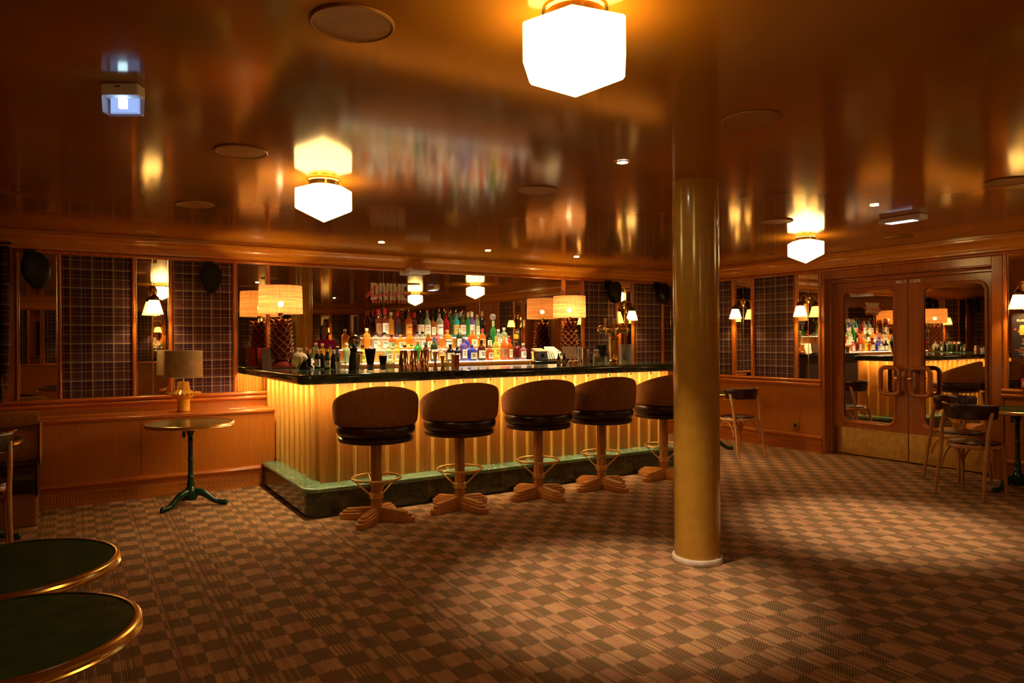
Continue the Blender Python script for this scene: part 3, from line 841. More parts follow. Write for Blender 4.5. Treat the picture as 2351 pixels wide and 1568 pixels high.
def ceiling_disc(x, y, label):
    t = thing('ceiling_speaker', label, 'ceiling speaker', (x, y, 0), 0, 'flush round ceiling speakers')
    MB().lathe([(0, ZC - .006), (.122, ZC - .006), (.1225, ZC - .002), (0, ZC - .0015)], 48).build('grille', M['speakergrille'], t)
    MB().lathe([(.122, ZC - .0015), (.1225, ZC - .008), (.126, ZC - .009), (.130, ZC - .006), (.131, ZC - .0015)], 48).build('rim', M['speakergrille'], t)
for x, y, lb in ((.742, 2.117, 'largest round flush ceiling speaker, left of the nearest lamp'), (.742, 3.838, 'round flush ceiling speaker up left of the second glass lamp'),
                 (.742, 5.49, 'small looking round ceiling speaker above the left tartan panels'), (2.60, 2.115, 'round flush ceiling speaker before the top of the pillar, to its right'),
                 (2.60, 3.84, 'round flush ceiling speaker left of the pillar top'), (5.04, 3.84, 'round flush ceiling speaker left of the ceiling lamp by the doors'),
                 (5.04, 2.112, 'round ceiling speaker cut by the right edge of the picture'), (6.905, 5.485, 'round ceiling speaker closest to the corner behind the pillar'),
                 (6.905, 3.85, 'flat looking round ceiling speaker above the doors beside the emergency light')):
    ceiling_disc(x, y, lb)
def downlight(x, y, label, spread=54, power=1.0):
    t = thing('downlight', label, 'spotlight', (x, y, 0), 0, 'small recessed ceiling spotlights')
    MB().lathe([(.030, ZC - .001), (.030, ZC - .006), (.041, ZC - .005), (.043, ZC - .001)], 28).build('bezel', M['brass'], t)
    MB().lathe([(0, ZC - .004), (.030, ZC - .004), (.030, ZC - .001), (0, ZC - .001)], 28).build('lens', M['spot'], t)
    s_ = add_light('SPOT', 'downlight_beam', (0, 0, ZC - .012), SPOT_W * power, (1.0, .70, .42), .03, spot_size=math.radians(spread), spot_blend=.8)
    s_.parent = t
for x, y, lb in ((2.60, 2.992, 'bright recessed spotlight just left of the pillar top'), (2.626, 6.68, 'small recessed spotlight nearest the left bar lamp, over the bar'), (3.88, 6.71, 'small recessed spotlight in the middle above the bottles'),
                 (5.09, 6.69, 'small recessed spotlight above the right bar lamp'), (5.06, 3.0, 'bright recessed spotlight up left of the doors')):
    downlight(x, y, lb, *((110, .95) if y > 6 else (54, 1.0)))
for x, y in ((2.60, -.6), (5.06, -.6), (2.60, -3.0), (5.06, -3.0)): downlight(x, y, 'recessed spotlight added over the room behind as fill light')  # downlights added behind the camera, their floor bounce fills the room

t = thing('emergency_light', 'white ceiling emergency light with clear lens and glowing bluish LED', 'emergency light', (.165, 3.09, 0), -.53)
MB().box(-.070, .070, -.030, .030, ZC - .046, ZC - .001).build('housing', M['whiteplastic'], t, bevel=.005)
MB().box(-.018, .004, -.0315, -.030, ZC - .016, ZC - .012).build('slot', M['black'], t)
MB().prism([(-.066, ZC - .112), (.066, ZC - .112), (.070, ZC - .0465), (-.070, ZC - .0465)], -.028, .028, AX_XZ).build('lens', M['acrylic'], t, bevel=.004)
MB().box(-.055, .055, .012, .018, ZC - .105, ZC - .047).build('reflector', emit_mat('lit_reflector', (.30, .42, .75), .55), t)
MB().box(-.016, .012, -.006, .010, ZC - .088, ZC - .052).build('led', emit_mat('led_chip', (.6, .9, 1), 3), t)
t = thing('emergency_light', 'flat white rectangular emergency light on the ceiling near the doors', 'emergency light', (5.75, 3.17, 0), .0)
MB().box(-.06, .06, -.17, .17, ZC - .045, ZC - .001).build('housing', M['whiteplastic'], t, bevel=.008)
MB().box(-.045, .045, -.10, .12, ZC - .047, ZC - .045).build('lens', M['coolled'], t)
t = thing('exit_light_box', 'white wall-mounted box light at the top of the big mirror', 'emergency light', (3.40, YB, 2.175))
MB().box(-.13, .13, -.155, -.003, 0, .045).build('housing', M['whiteplastic'], t, bevel=.008)
MB().box(-.13, -.085, -.135, -.003, .045, .060).build('clip', M['whiteplastic'], t)

# ================================================================== WALL LAMPS
def pleat_shade_mb(r0, r1, z0, z1, n=60):
    mb = MB()
    prof = [(r0, z0), (r0 * .75 + r1 * .25, z0 * .75 + z1 * .25), ((r0 + r1) / 2, (z0 + z1) / 2), (r1, z1)]
    V = []; k2 = n * 2
    for i in range(k2):
        a = 2 * PI * i / k2; o_ = .0022 if i % 2 else 0
        for r, z in prof: V.append(((r - o_) * math.cos(a), (r - o_) * math.sin(a), z))
    F = []
    for i in range(k2):
        j = (i + 1) % k2
        for q in range(3): F.append((i * 4 + q, j * 4 + q, j * 4 + q + 1, i * 4 + q + 1))
    return mb.add(V, F)
def sconce(x, y, rz, label):
    """local: wall at y=0, lamp hangs toward -Y; origin on the wall at shade bottom height"""
    t = thing('wall_lamp', label, 'wall lamp', (x, y, 1.665), rz, 'brass wall lamps with pleated shades')
    mb = MB().lathe([(0, -.020), (.020, -.018), (.034, -.010), (.040, 0), (0, 0)], 28, Matrix.Translation((0, -.001, .225)) @ Matrix.Diagonal((1, 1, 1.35, 1)) @ Matrix.Rotation(-PI / 2, 4, 'X'))
    mb = MB()
    for i in range(1):
        V = []; N = 28
        prof = [(.0, -.022), (.022, -.020), (.036, -.010), (.042, -.001)]
        for k in range(N):
            a = 2 * PI * k / N
            for r, yy in prof: V.append((r * math.cos(a), yy, .225 + 1.45 * r * math.sin(a)))
        F = []
        for k in range(N):
            l = (k + 1) % N
            for q in range(3): F.append((k * 4 + q, l * 4 + q, l * 4 + q + 1, k * 4 + q + 1))
        mb.add(V, F)
    mb.build('backplate', M['brass'], t)
    MB().tube(smooth_pts([(0, -.018, .235), (0, -.06, .262), (0, -.115, .258), (0, -.150, .225), (0, -.155, .20)]), .007, 8).build('arm', M['brass'], t)
    MB().lathe([(.046, .132), (.046, .145), (.040, .162), (.024, .178), (.012, .190), (.012, .215), (0, .217)], 24, Matrix.Translation((0, -.155, 0))).build('cap', M['bronze'], t)
    pleat_shade_mb(.082, .043, 0, .138).build('shade', M['pleat'], t, loc=(0, -.155, 0))
    l_ = add_light('POINT', 'bulb_light', (0, -.155, .062), SCONCE_W, (1.0, .60, .20), .022); l_.parent = t
    return t
sconce(.641, YB, 0, 'brass wall lamp with white pleated shade, on the narrow mirror left of the bar')
sconce(6.628, YB, 0, 'brass wall lamp with pleated shade above the beer tap')
sconce(XR, 6.411, -PI / 2, 'brass wall lamp with pleated shade, first right of the gold pillar')
sconce(XR, 5.417, -PI / 2, 'brass wall lamp with pleated shade beside the left jamb of the doors')
sconce(XR, 3.075, -PI / 2, 'brass wall lamp with pleated shade above the framed plan')
for x in (-.84 + .91, 1.89, 4.62, 6.44): sconce(x, YF + .012, PI, 'brass wall lamp on the wall behind, seen in the mirrors')
sconce(XL + .012, 1.15, PI / 2, 'brass wall lamp on the wall to the left, seen in the mirrors')

# ================================================================== BLACK WALL SPEAKERS
def wall_speaker(x, y, z, rz, label):
    t = thing('wall_speaker', label, 'speaker', (x, y, z), rz, 'black teardrop wall speakers')
    def teardrop(a):
        c_, s_ = math.cos(a), math.sin(a)
        return (.100 * c_ * (1 + .16 * s_), .145 * s_ - (.0 if s_ > 0 else .012 * (-s_)))
    N = 40; V = []
    layers = [(.0, .55), (-.03, .86), (-.08, .98), (-.125, 1.0), (-.140, .96), (-.146, .80), (-.148, 0.0)]
    for yy, k in layers:
        for i in range(N):
            px_, pz_ = teardrop(2 * PI * i / N); V.append((px_ * k, yy - .05, pz_ * k))
    F = []
    for q in range(len(layers) - 1):
        for i in range(N):
            j = (i + 1) % N; F.append((q * N + i, q * N + j, (q + 1) * N + j, (q + 1) * N + i))
    F.append(tuple(range(N)))
    MB().add(V, F).build('cabinet', M['black'], t, angle=50)
    mb = MB(); mb.box(-.03, .03, -.06, -.001, .10, .165); mb.box(-.045, .045, -.012, -.001, .07, .18); mb.tube([(0, -.04, .15), (0, -.10, .13)], .012, 8)
    mb.build('bracket', M['black'], t)
    return t
wall_speaker(-.335, YB - .10, 2.045, .3, 'black teardrop speaker in the far left corner above the curtain')
wall_speaker(1.145, YB - .0, 2.030, .0, 'black teardrop speaker high on the tartan panel above the ochre lamp')
wall_speaker(6.30, YB - .0, 2.055, .25, 'black teardrop speaker on the tartan above the beer tap')
wall_speaker(7.22, YB - .0, 2.065, .25, 'black teardrop speaker next to the pillar, nearest the corner')

# ================================================================== BAR STOOLS
def stool_proto(loc, rz, label):
    t = thing('bar_stool', label, 'bar stool', loc, rz, 'swivel bar stools along the bar')
    # base rotation is baked per copy by turning the whole stool; the seat is turned back separately
    for k in range(4):
        mb = MB()
        for (z0, z1, L, w_) in ((0, .040, .315, .092), (.036, .062, .288, .074), (.058, .080, .258, .056)):
            P = [(.0, -w_ / 2), (L - w_ / 2, -w_ / 2)] + arc(L - w_ / 2, 0, w_ / 2, -PI / 2, PI / 2, 8)[1:-1] + [(L - w_ / 2, w_ / 2), (.0, w_ / 2)]
            mb.prism(P, z0 if z0 == 0 else z0 - .012, z1, Matrix.Rotation(k * PI / 2, 4, 'Z'), top=(lambda x, y, z1=z1, L=L: z1 + .026 * (1 - x / L)))
        mb.build('foot', M['stoolwood'], t, bevel=.004, angle=30)
    MB().lathe([(.0435, .05), (.0435, .62)], 48, None, wob=lambda a, z: 1 - .07 * abs(math.cos(4 * a)) ** 6).build('column', M['stoolwood'], t, angle=30)
    MB().lathe([(.045, .170), (.053, .170), (.053, .214), (.045, .214)], 32).build('collar', M['satin_brass'], t, bevel=.002)
    ring = MB().tube([(.187 * math.cos(2 * PI * i / 48), .187 * math.sin(2 * PI * i / 48), .330) for i in range(48)], .0095, 10, True).build('foot_ring', M['satin_brass'], t)
    for k in range(4):
        a = PI / 4 + k * PI / 2
        MB().tube([(.050 * math.cos(a), .050 * math.sin(a), .200), (.180 * math.cos(a), .180 * math.sin(a), .325)], .0062, 8).build('strut', M['satin_brass'], ring)
    return t
def stool_top(t, rz):
    s = MB().lathe([(0, .618), (.262, .618), (.284, .624), (.292, .640), (.290, .655), (.280, .662), (.276, .667), (.286, .672), (.300, .692), (.304, .720), (.298, .745), (.270, .768), (.18, .782), (0, .788)], 56).build('seat', M['leather'], t, rotz=rz)
    # upholstered wrap-around back: open side faces local +Y
    A0 = math.radians(118); N = 56; K = 20; V = []
    for i in range(N + 1):
        q = -1 + 2 * i / N
        phi = A0 * q
        zt = .752 + .155 + .155 * math.cos(phi * .84)
        zb = .752
        e = min(1.0, (1 - abs(q)) / .10); e = math.sqrt(max(0.02, 1 - (1 - e) ** 2))
        zc, hz = (zt + zb) / 2, (zt - zb) / 2 * (.55 + .45 * e)
        rc_, hr = .286, .036 * (.35 + .65 * e)
        for k in range(K):
            a = 2 * PI * k / K
            cx = math.copysign(abs(math.cos(a)) ** .55, math.cos(a)); cz = math.copysign(abs(math.sin(a)) ** .55, math.sin(a))
            up = (cz + 1) / 2
            r = rc_ + hr * cx + .014 * up
            z = zc + hz * cz
            V.append((r * math.sin(phi), -r * math.cos(phi), z))
    F = []
    for i in range(N):
        for k in range(K):
            l = (k + 1) % K; F.append((i * K + k, (i + 1) * K + k, (i + 1) * K + l, i * K + l))
    F.append(tuple(range(K))); F.append(tuple(N * K + k for k in range(K))[::-1])
    MB().add(V, F).build('backrest', M['fabric'], t, rotz=rz, angle=60)
STOOLS = [((1.996, 5.215, 0), 45, -11, 'nearest bar stool, at the bar corner, feet turned diagonally'),
          ((2.722, 5.200, 0), 17, -6, 'second bar stool from the bar corner'),
          ((3.505, 5.185, 0), 9, -11, 'middle one of the five bar stools'),
          ((4.216, 5.175, 0), 9, -11, 'fourth bar stool, just left of the pillar'),
          ((5.030, 5.185, 0), 9, -11, 'last bar stool, half hidden behind the pillar')]
first = None
for (loc, ra, sa, lb) in STOOLS:
    if first is None:
        first = stool_proto(loc, math.radians(ra), lb); stool_top(first, math.radians(sa - ra)); first_ra = ra
        st_ = first
    else:
        st_ = dup(first, loc, math.radians(ra), lb)
        for c in st_.children:
            if c.name.split('.')[0] in ('seat', 'backrest'): c.rotation_euler.z = math.radians(sa - ra)

# ================================================================== CAFE TABLES
def cafe_table(x, y, r, z, rz, label):
    t = thing('cafe_table', label, 'table', (x, y, 0), rz, 'round brass-rimmed cafe tables')
    MB().lathe([(0, z - .024), (r - .006, z - .024), (r - .006, z - .001), (0, z)], 72).build('tabletop', M['tabletop'], t)
    MB().lathe([(r - .012, z - .030), (r + .002, z - .030), (r + .006, z - .024), (r + .001, z - .019), (r + .006, z - .013), (r + .002, z - .007), (r + .004, z - .003), (r - .004, z + .002), (r - .012, z + .0015)], 72).build('rim', M['brass'], t)
    mb = MB(); mb.box(-.07, .07, -.07, .07, z - .045, z - .026); mb.lathe([(.02, z - .12), (.03, z - .08), (.055, z - .045)], 16); mb.box(.06, .075, -.012, .012, z - .12, z - .03)
    mb.build('bracket', M['iron'], t)
    MB().lathe([(.040, .150), (.030, .165), (.034, .185), (.026, .20), (.024, .24), (.029, .25), (.023, .26), (.020, .30), (.020, z - .32), (.026, z - .315), (.020, z - .305), (.019, z - .16), (.025, z - .15), (.018, z - .14), (.021, z - .06)], 20).build('pole', M['iron'], t)
    MB().lathe([(0, .045), (.045, .05), (.062, .085), (.055, .13), (.040, .152), (0, .155)], 20).build('hub', M['iron'], t)
    for k in range(3):
        mt = Matrix.Rotation(2 * PI * k / 3, 4, 'Z')
        mb = MB().tube(smooth_pts([(.03, 0, .115), (.09, 0, .110), (.15, 0, .075), (.20, 0, .038), (.25, 0, .024), (.285, 0, .024)], 4), [.034, .034, .033, .032, .031, .030, .029, .028, .027, .026, .025, .024, .023, .022, .021, .021, .021, .021, .022, .023, .022][:21], 12, mat=mt)
        mb.sphere(mt @ Vector((.285, 0, .022)), .022, 12, 8)
        for q in range(7): mb.sphere(mt @ Vector((.075 + .022 * q, .0, .143 - .0135 * q - .0006 * q * q)), .007, 8, 6)
        mb.build('leg', M['iron'], t, angle=60)
    return t
cafe_table(.835, 6.55, .350, .710, math.radians(215), 'round cafe table with green iron base in front of the ochre lamp')
cafe_table(-.150, 2.035, .288, .712, .4, 'nearest round table with brass rim, bottom left corner')
cafe_table(-.185, 2.660, .305, .712, .9, 'second round table with brass rim, just behind the nearest one')
cafe_table(-.630, 6.160, .305, .712, math.radians(-12), 'small part of a brass-rimmed table at the left edge before the banquette')
cafe_table(7.290, 2.985, .330, .740, math.radians(165), 'round brass-rimmed table with black-green base at the right edge')
cafe_table(6.78, 6.17, .340, .722, math.radians(-25), 'round table mostly hidden behind the gold pillar')

# ================================================================== BENTWOOD CHAIRS
def bent_chair(loc, rz, label):
    t = thing('bentwood_chair', label, 'chair', loc, rz, 'bentwood armchairs with leather pads')
    MB().lathe([(.165, .425), (.205, .425), (.210, .430), (.210, .452), (.205, .458), (.165, .458)], 48).build('seat_frame', M['chairwood'], t)
    MB().lathe([(0, .445), (.195, .450), (.203, .460), (.196, .474), (.14, .484), (0, .488)], 48).build('seat_pad', M['leather_red'], t)
    for s in (-1, 1):
        MB().tube(smooth_pts([(s * .205, -.245, .002), (s * .195, -.205, .25), (s * .192, -.165, .44), (s * .198, -.145, .60), (s * .196, -.095, .745)], 5), [.013 + .004 * min(1, i / 8) for i in range(21)], 12).build('leg', M['chairwood'], t)
        MB().tube(smooth_pts([(s * .185, .165, .002), (s * .175, .150, .25), (s * .165, .125, .445)], 5), [.012 + .007 * i / 10 for i in range(11)], 12).build('leg', M['chairwood'], t)
        MB().tube(smooth_pts([(s * .192, -.165, .24), (s * .188, -.12, .34), (s * .182, -.04, .405), (s * .180, .04, .405), (s * .176, .10, .34), (s * .172, .145, .24)], 5), .0085, 8).build('brace', M['chairwood'], t)
    MB().tube(smooth_pts([(-.172, .150, .26), (-.13, .165, .36), (-.05, .172, .405), (.05, .172, .405), (.13, .165, .36), (.172, .150, .26)], 5), .0085, 8).build('brace', M['chairwood'], t)
    # curved leather back pad
    N, K, A0 = 40, 16, math.radians(84); V = []
    for i in range(N + 1):
        q = -1 + 2 * i / N; phi = A0 * q
        e = math.sqrt(max(.03, 1 - max(0, (abs(q) - .93) / .07) ** 2))
        hz, hr = .072 * (.75 + .25 * e) * (1 - .12 * abs(q)), .017 * e
        for k in range(K):
            a = 2 * PI * k / K
            cx = math.copysign(abs(math.cos(a)) ** .6, math.cos(a)); cz = math.copysign(abs(math.sin(a)) ** .6, math.sin(a))
            r = .212 + hr * cx + .008 * cz
            V.append((r * math.sin(phi), -r * math.cos(phi) * 1.0, .748 + hz * cz))
    F = [(i * K + k, (i + 1) * K + k, (i + 1) * K + (k + 1) % K, i * K + (k + 1) % K) for i in range(N) for k in range(K)]
    F.append(tuple(range(K))); F.append(tuple(N * K + k for k in range(K))[::-1])
    bp = MB().add(V, F).build('backrest', M['leather_red'], t, angle=60)
    for z, r in ((.684, .222), (.812, .240)):
        mb = MB()
        for i in range(41):
            phi = A0 * .97 * (-1 + 2 * i / 40)
            mb.sphere((r * math.sin(phi), -r * math.cos(phi), z), .0042, 6, 4)
        mb.build('nail_heads', M['brass'], bp)
    return t
c0 = bent_chair((6.80, 3.125, 0), -PI / 2 - .05, 'nearest bentwood chair at the right, its back toward the doors')
dup(c0, (7.40, 3.52, 0), math.radians(160), 'bentwood chair standing against the doors behind the nearest right chair')
dup(c0, (7.25, 2.62, 0), math.radians(-20), 'bentwood chair barely showing at the right edge of the picture')
dup(c0, (6.76, 5.72, 0), math.radians(-8), 'bentwood chair just right of the gold pillar')
dup(c0, (-.575, 5.80, 0), math.radians(4), 'bentwood chair cut by the left edge in front of the banquette')

# ================================================================== BANQUETTE + CURTAIN
bq = thing('banquette', 'brown tweed banquette with black leather seat at the left edge', 'bench', (0, 0, 0))
XE_ = -.235
MB().box(-1.65, XE_ - .02, 6.465, 7.03, .0, .30).build('base', M['fabric'], bq, bevel=.012)
mb = MB(); n = 14
P = [(6.52, .235)] + [(6.455 - .035 * math.sin(PI * i / n), .25 + .22 * i / n) for i in range(n + 1)] + [(6.62, .49), (6.80, .485), (6.80, .235)]
N = len(P)
V = [(-1.65, y, z) for y, z in P] + [(XE_ - .012, y, z) for y, z in P]
mb.add(V, [(i, (i + 1) % N, (i + 1) % N + N, i + N) for i in range(N)] + [tuple(range(N)), tuple(range(N, 2 * N))[::-1]])
mb.build('seat', M['leather'], bq, bevel=.03, segs=4, angle=50)
mb = MB()
P = [(6.62, .46), (6.585, .52), (6.575, .60), (6.60, .70), (6.64, .745), (6.98, .745), (7.0, .6), (6.98, .46)]
N = len(P)
V = [(-1.65, y, z) for y, z in P] + [(XE_, y, z) for y, z in P]
mb.add(V, [(i, (i + 1) % N, (i + 1) % N + N, i + N) for i in range(N)] + [tuple(range(N)), tuple(range(N, 2 * N))[::-1]])
mb.build('backrest', M['fabric'], bq, bevel=.022, segs=4, angle=50)
mb = MB().tube([(-1.65, 6.70, .800), (-1.4, 6.70, .800), (XE_ - .03, 6.70, .800), (XE_ - .008, 6.70, .800)], [.066, .066, .066, .056], 24)
mb.build('bolster', M['fabric'], bq, angle=50)
mb = MB(); V = []; F = []; n = 60; zs = [ZP0 - .0, 1.0, 1.2, 1.5, 1.9, 2.235]
for i in range(n + 1):
    for z in zs:
        pull = .06 * max(0, (1.25 - z) / .4) ** 2
        x = -1.3 + (1.3 - .475 - pull) * i / n
        V.append((x, 7.43 + .035 * math.sin(i * .95) + .012 * math.sin(i * 2.1), z))
m_ = len(zs)
for i in range(n):
    for q in range(m_ - 1): F.append((i * m_ + q, (i + 1) * m_ + q, (i + 1) * m_ + q + 1, i * m_ + q + 1))
o = MB().add(V, F).build('curtain', M['tartan'], angle=80)
sm = o.modifiers.new('solid', 'SOLIDIFY'); sm.thickness = .006
tag(o, 'dark tartan curtain hanging at the far left edge', 'curtain')
tag(MB().tube([(-1.35, 7.43, 2.262), (-.46, 7.43, 2.262)], .012, 8).build('curtain_rod', M['bronze']), 'dark rod the tartan curtain hangs from', 'curtain rod')

# ================================================================== OCHRE LAMP ON THE LEDGE
t = thing('table_lamp', 'ochre ceramic table lamp with grey drum shade on the ledge', 'lamp', (.872, 7.285, .7425))
MB().lathe([(0, 0), (.050, 0), (.055, .004), (.056, .095), (.060, .115), (.110, .160), (.112, .166), (.060, .205), (.057, .215), (.050, .275), (.046, .282), (0, .284)], 40).build('base', M['ceramic'], t, angle=35)
mb = MB()
for k in range(22):
    a = 2 * PI * k / 22
    mb.tube([(.100 * math.cos(a), .100 * math.sin(a), .160), (.138 * math.cos(a), .138 * math.sin(a), .172)], .006, 6)
    mb.sphere((.142 * math.cos(a), .142 * math.sin(a), .172), .0125, 10, 7)
mb.build('bead_collar', M['ceramic'], t)
MB().tube([(0, 0, .28), (0, 0, .36)], .008, 8).build('stem', M['brass'], t)
MB().lathe([(.172, .325), (.168, .575), (.166, .575), (.170, .325)], 56).build('shade', M['grayshade'], t)

# ================================================================== RAFFIA LAMPS ON THE BAR
def pineapple_lamp(loc, label, s=1.0):
    t = thing('raffia_lamp', label, 'lamp', loc, 0, 'pineapple lamps with raffia shades')
    MB().box(-.125, .125, -.125, .125, 0, .022).build('foot', M['oxblood'], t, bevel=.006)
    MB().lathe([(.118, .020), (.120, .030), (.10, .048), (.085, .058), (.07, .066), (.055, .08)], 32).build('pedestal', M['oxblood'], t)
    MB().lathe([(.055, .07), (.085, .12), (.088, .2), (.075, .30), (.058, .40), (.045, .47), (0, .475)], 24).build('body', M['oxblood'], t)
    mbl, mbe = MB(), MB()
    rows = 9
    for rI in range(rows):
        z = .085 + rI * .043
        rad = .070 - .0035 * rI + .010 * math.sin(PI * rI / rows)
        h = .085 - .003 * rI; wd = .042 - .0018 * rI
        for k in range(8):
            a = 2 * PI * (k + .5 * (rI % 2)) / 8
            m_ = Matrix.Rotation(a, 4, 'Z') @ Matrix.Translation((rad, 0, z))
            pts = []
            for i in range(7):
                q = i / 6; ww = wd * math.sin(PI * (.18 + .82 * q)) ** .8 if q < 1 else 0
                out = .006 + .052 * q ** 2.2
                pts.append((out, ww, h * q))
            V = []; F = []
            for (o_, ww, zz) in pts: V += [(o_, -ww, zz), (o_ + .012 * (1 - zz / h), 0, zz), (o_, ww, zz)]
            for i in range(6):
                for c_ in (0, 1): F.append((i * 3 + c_, i * 3 + c_ + 1, i * 3 + c_ + 4, i * 3 + c_ + 3))
            mbl.add(V, F, m_)
            mbe.tube([(o_ + .001, -ww, zz) for o_, ww, zz in pts] + [(o_ + .001, ww, zz) for o_, ww, zz in pts[::-1]][1:], .0019, 5, mat=m_)
    mbl.build('leaves', M['oxblood'], t, angle=60)
    mbe.build('leaf_edges', M['oxedge'], t, angle=80)
    MB().tube([(0, 0, .47), (0, 0, .60)], .010, 10).build('stem', M['brass'], t)
    MB().lathe([(.024, .515), (.026, .52), (.026, .575), (0, .58)], 16).build('socket', M['brass'], t)
    MB().lathe([(.212, .540), (.206, .815)], 64).build('shade', M['raffia'], t)
    MB().sphere((0, 0, .635), .028, 14, 10).build('bulb', M['bulb'], t)
    return t
pineapple_lamp((1.742, 7.14, ZT1), 'glowing raffia drum lamp on a pineapple base at the left end of the bar')
pineapple_lamp((5.425, 7.29, 1.146), 'glowing raffia drum lamp on a pineapple base behind the tablet, right')

# ================================================================== BOTTLES
GC = {'clear': (.80, .76, .60), 'amber': (.62, .17, .02), 'dark amber': (.16, .025, .008), 'gold': (.85, .45, .05), 'orange': (.85, .24, .03), 'yellow': (.82, .66, .10), 'pale green': (.52, .66, .34),
      'green': (.06, .42, .08), 'dark green': (.03, .055, .012), 'turquoise': (.05, .52, .52), 'blue': (.08, .11, .65), 'violet': (.28, .20, .60), 'black': (.010, .008, .008), 'red': (.50, .02, .03),
      'brown': (.14, .045, .012), 'pink': (.72, .27, .26), 'dark red': (.11, .010, .010), 'cream': (.80, .68, .42)}
LC = {'cream': (.80, .70, .46), 'white': (.85, .78, .66), 'orange': (.86, .36, .05), 'black': (.012, .012, .012), 'yellow': (.80, .66, .08), 'green': (.32, .45, .20), 'gold': (.50, .34, .08), 'brown': (.34, .17, .07), 'pink': (.78, .48, .40), 'red': (.60, .03, .03), 'blue': (.06, .16, .26), 'violet': (.16, .09, .30)}
def bottle_profile(kind, h, r):
    nk = .0135
    if kind == 'wine': return [(0, 0), (r * .9, 0), (r, .006), (r, h * .60), (r * .93, h * .66), (r * .55, h * .74), (nk * 1.1, h * .80), (nk, h * .93), (nk * 1.15, h * .935), (nk * 1.15, h * .96), (0, h * .96)]
    if kind == 'round': return [(0, 0), (r * .92, 0), (r, .006), (r, h * .55), (r * .95, h * .63), (r * .70, h * .70), (r * .40, h * .745), (nk * 1.15, h * .78), (nk * 1.1, h * .92), (0, h * .93)]
    if kind == 'taper': return [(0, 0), (r * .62, 0), (r * .66, .006), (r * .72, h * .25), (r, h * .50), (r * 1.02, h * .60), (r * .9, h * .68), (r * .5, h * .78), (nk * 1.2, h * .85), (nk * 1.2, h * .95), (0, h * .96)]
    return [(0, 0), (r * .92, 0), (r, .006), (r, h * .66), (r * .90, h * .71), (nk * 1.4, h * .77), (nk * 1.2, h * .80), (nk * 1.2, h * .92), (0, h * .93)]
ORD = ['', 'first', 'second', 'third', 'fourth', 'fifth', 'sixth', 'seventh', 'eighth', 'ninth', 'tenth', 'eleventh', 'twelfth', 'thirteenth', 'fourteenth', 'fifteenth', 'sixteenth', 'seventeenth', 'eighteenth', 'nineteenth', 'twentieth', 'twenty-first', 'twenty-second', 'twenty-third', 'twenty-fourth', 'twenty-fifth']
def bottle(x, y, z, h, r, kind, glass, label, cap, text, group, txt=None, fill=None):
    t = thing('bottle', text, 'bottle', (x, y, z + .001), 0, group)
    r = r * 1.04; prof = bottle_profile(kind, h, r)
    gm = glass_mat('glass_' + glass.replace(' ', '_'), GC[glass], .72 if glass in ('black', 'dark red', 'dark amber', 'dark green') else .34 if glass != 'clear' else .18)
    sq = kind == 'square'
    def wob(a, zz):
        if not sq or zz > h * .74: return 1.0
        c_, s_ = abs(math.cos(a)), abs(math.sin(a)); return min(1.22, 1 / max(c_, s_))
    MB().lathe(prof, 24, None, 0, 2 * PI, wob).build('glass', gm, t)
    if label != 'none':
        z0, z1 = h * .12, h * (.50 if kind != 'taper' else .3)
        lm = simple('label_' + label, LC[label], .6)
        if sq: lo = MB().box(-r * .78, r * .78, -r - .0022, -r - .0006, z0, z1).build('label', lm, t)
        else: lo = MB().lathe([(r + .0010, z0), (r + .0010, z1)], 18, None, -PI / 2 - 1.15, -PI / 2 + 1.15).build('label', lm, t)
        if txt:
            o = text_mesh(txt, .030 if len(txt) < 5 else .019, .0004, .0006, 'lettering', M['blackink'] if label != 'black' else M['paper'], lo)
            o.location = (0, -r - .0032, z0 + (z1 - z0) * .72)
        elif label not in ('black',):
            mb = MB()
            for q, ww in ((.74, .5), (.55, .34), (.38, .42)):
                zz = z0 + (z1 - z0) * q
                if sq: mb.box(-r * ww, r * ww, -r - .0030, -r - .0022, zz - .003, zz + .003)
                else: mb.lathe([(r + .0018, zz - .003), (r + .0018, zz + .003)], 8, None, -PI / 2 - ww, -PI / 2 + ww)
            mb.build('print', simple('label_print_dark', (.10, .06, .03), .7), lo)
    if cap == 'pour':
        MB().lathe([(0, h * .955), (.012, h * .955), (.012, h * .985), (.006, h * .995), (0, h * .996)], 12).build('cork', M['black'], t)
        MB().tube([(0, 0, h * .99), (0, 0, h * 1.03), (.004, -.004, h * 1.115)], [.0055, .005, .0035], 8).build('pour_spout', M['copper'], t)
    elif cap != 'none':
        cm = simple('cap_' + cap, LC.get(cap, (.5, .4, .2)), .35)
        if kind == 'wine': MB().lathe([(.0165, h * .80), (.0165, h * .995), (.014, h), (0, h)], 14).build('cap', cm, t)
        else: MB().lathe([(.0185, h * .88), (.0185, h * .995), (.016, h), (0, h)], 14).build('cap', cm, t)
    return t
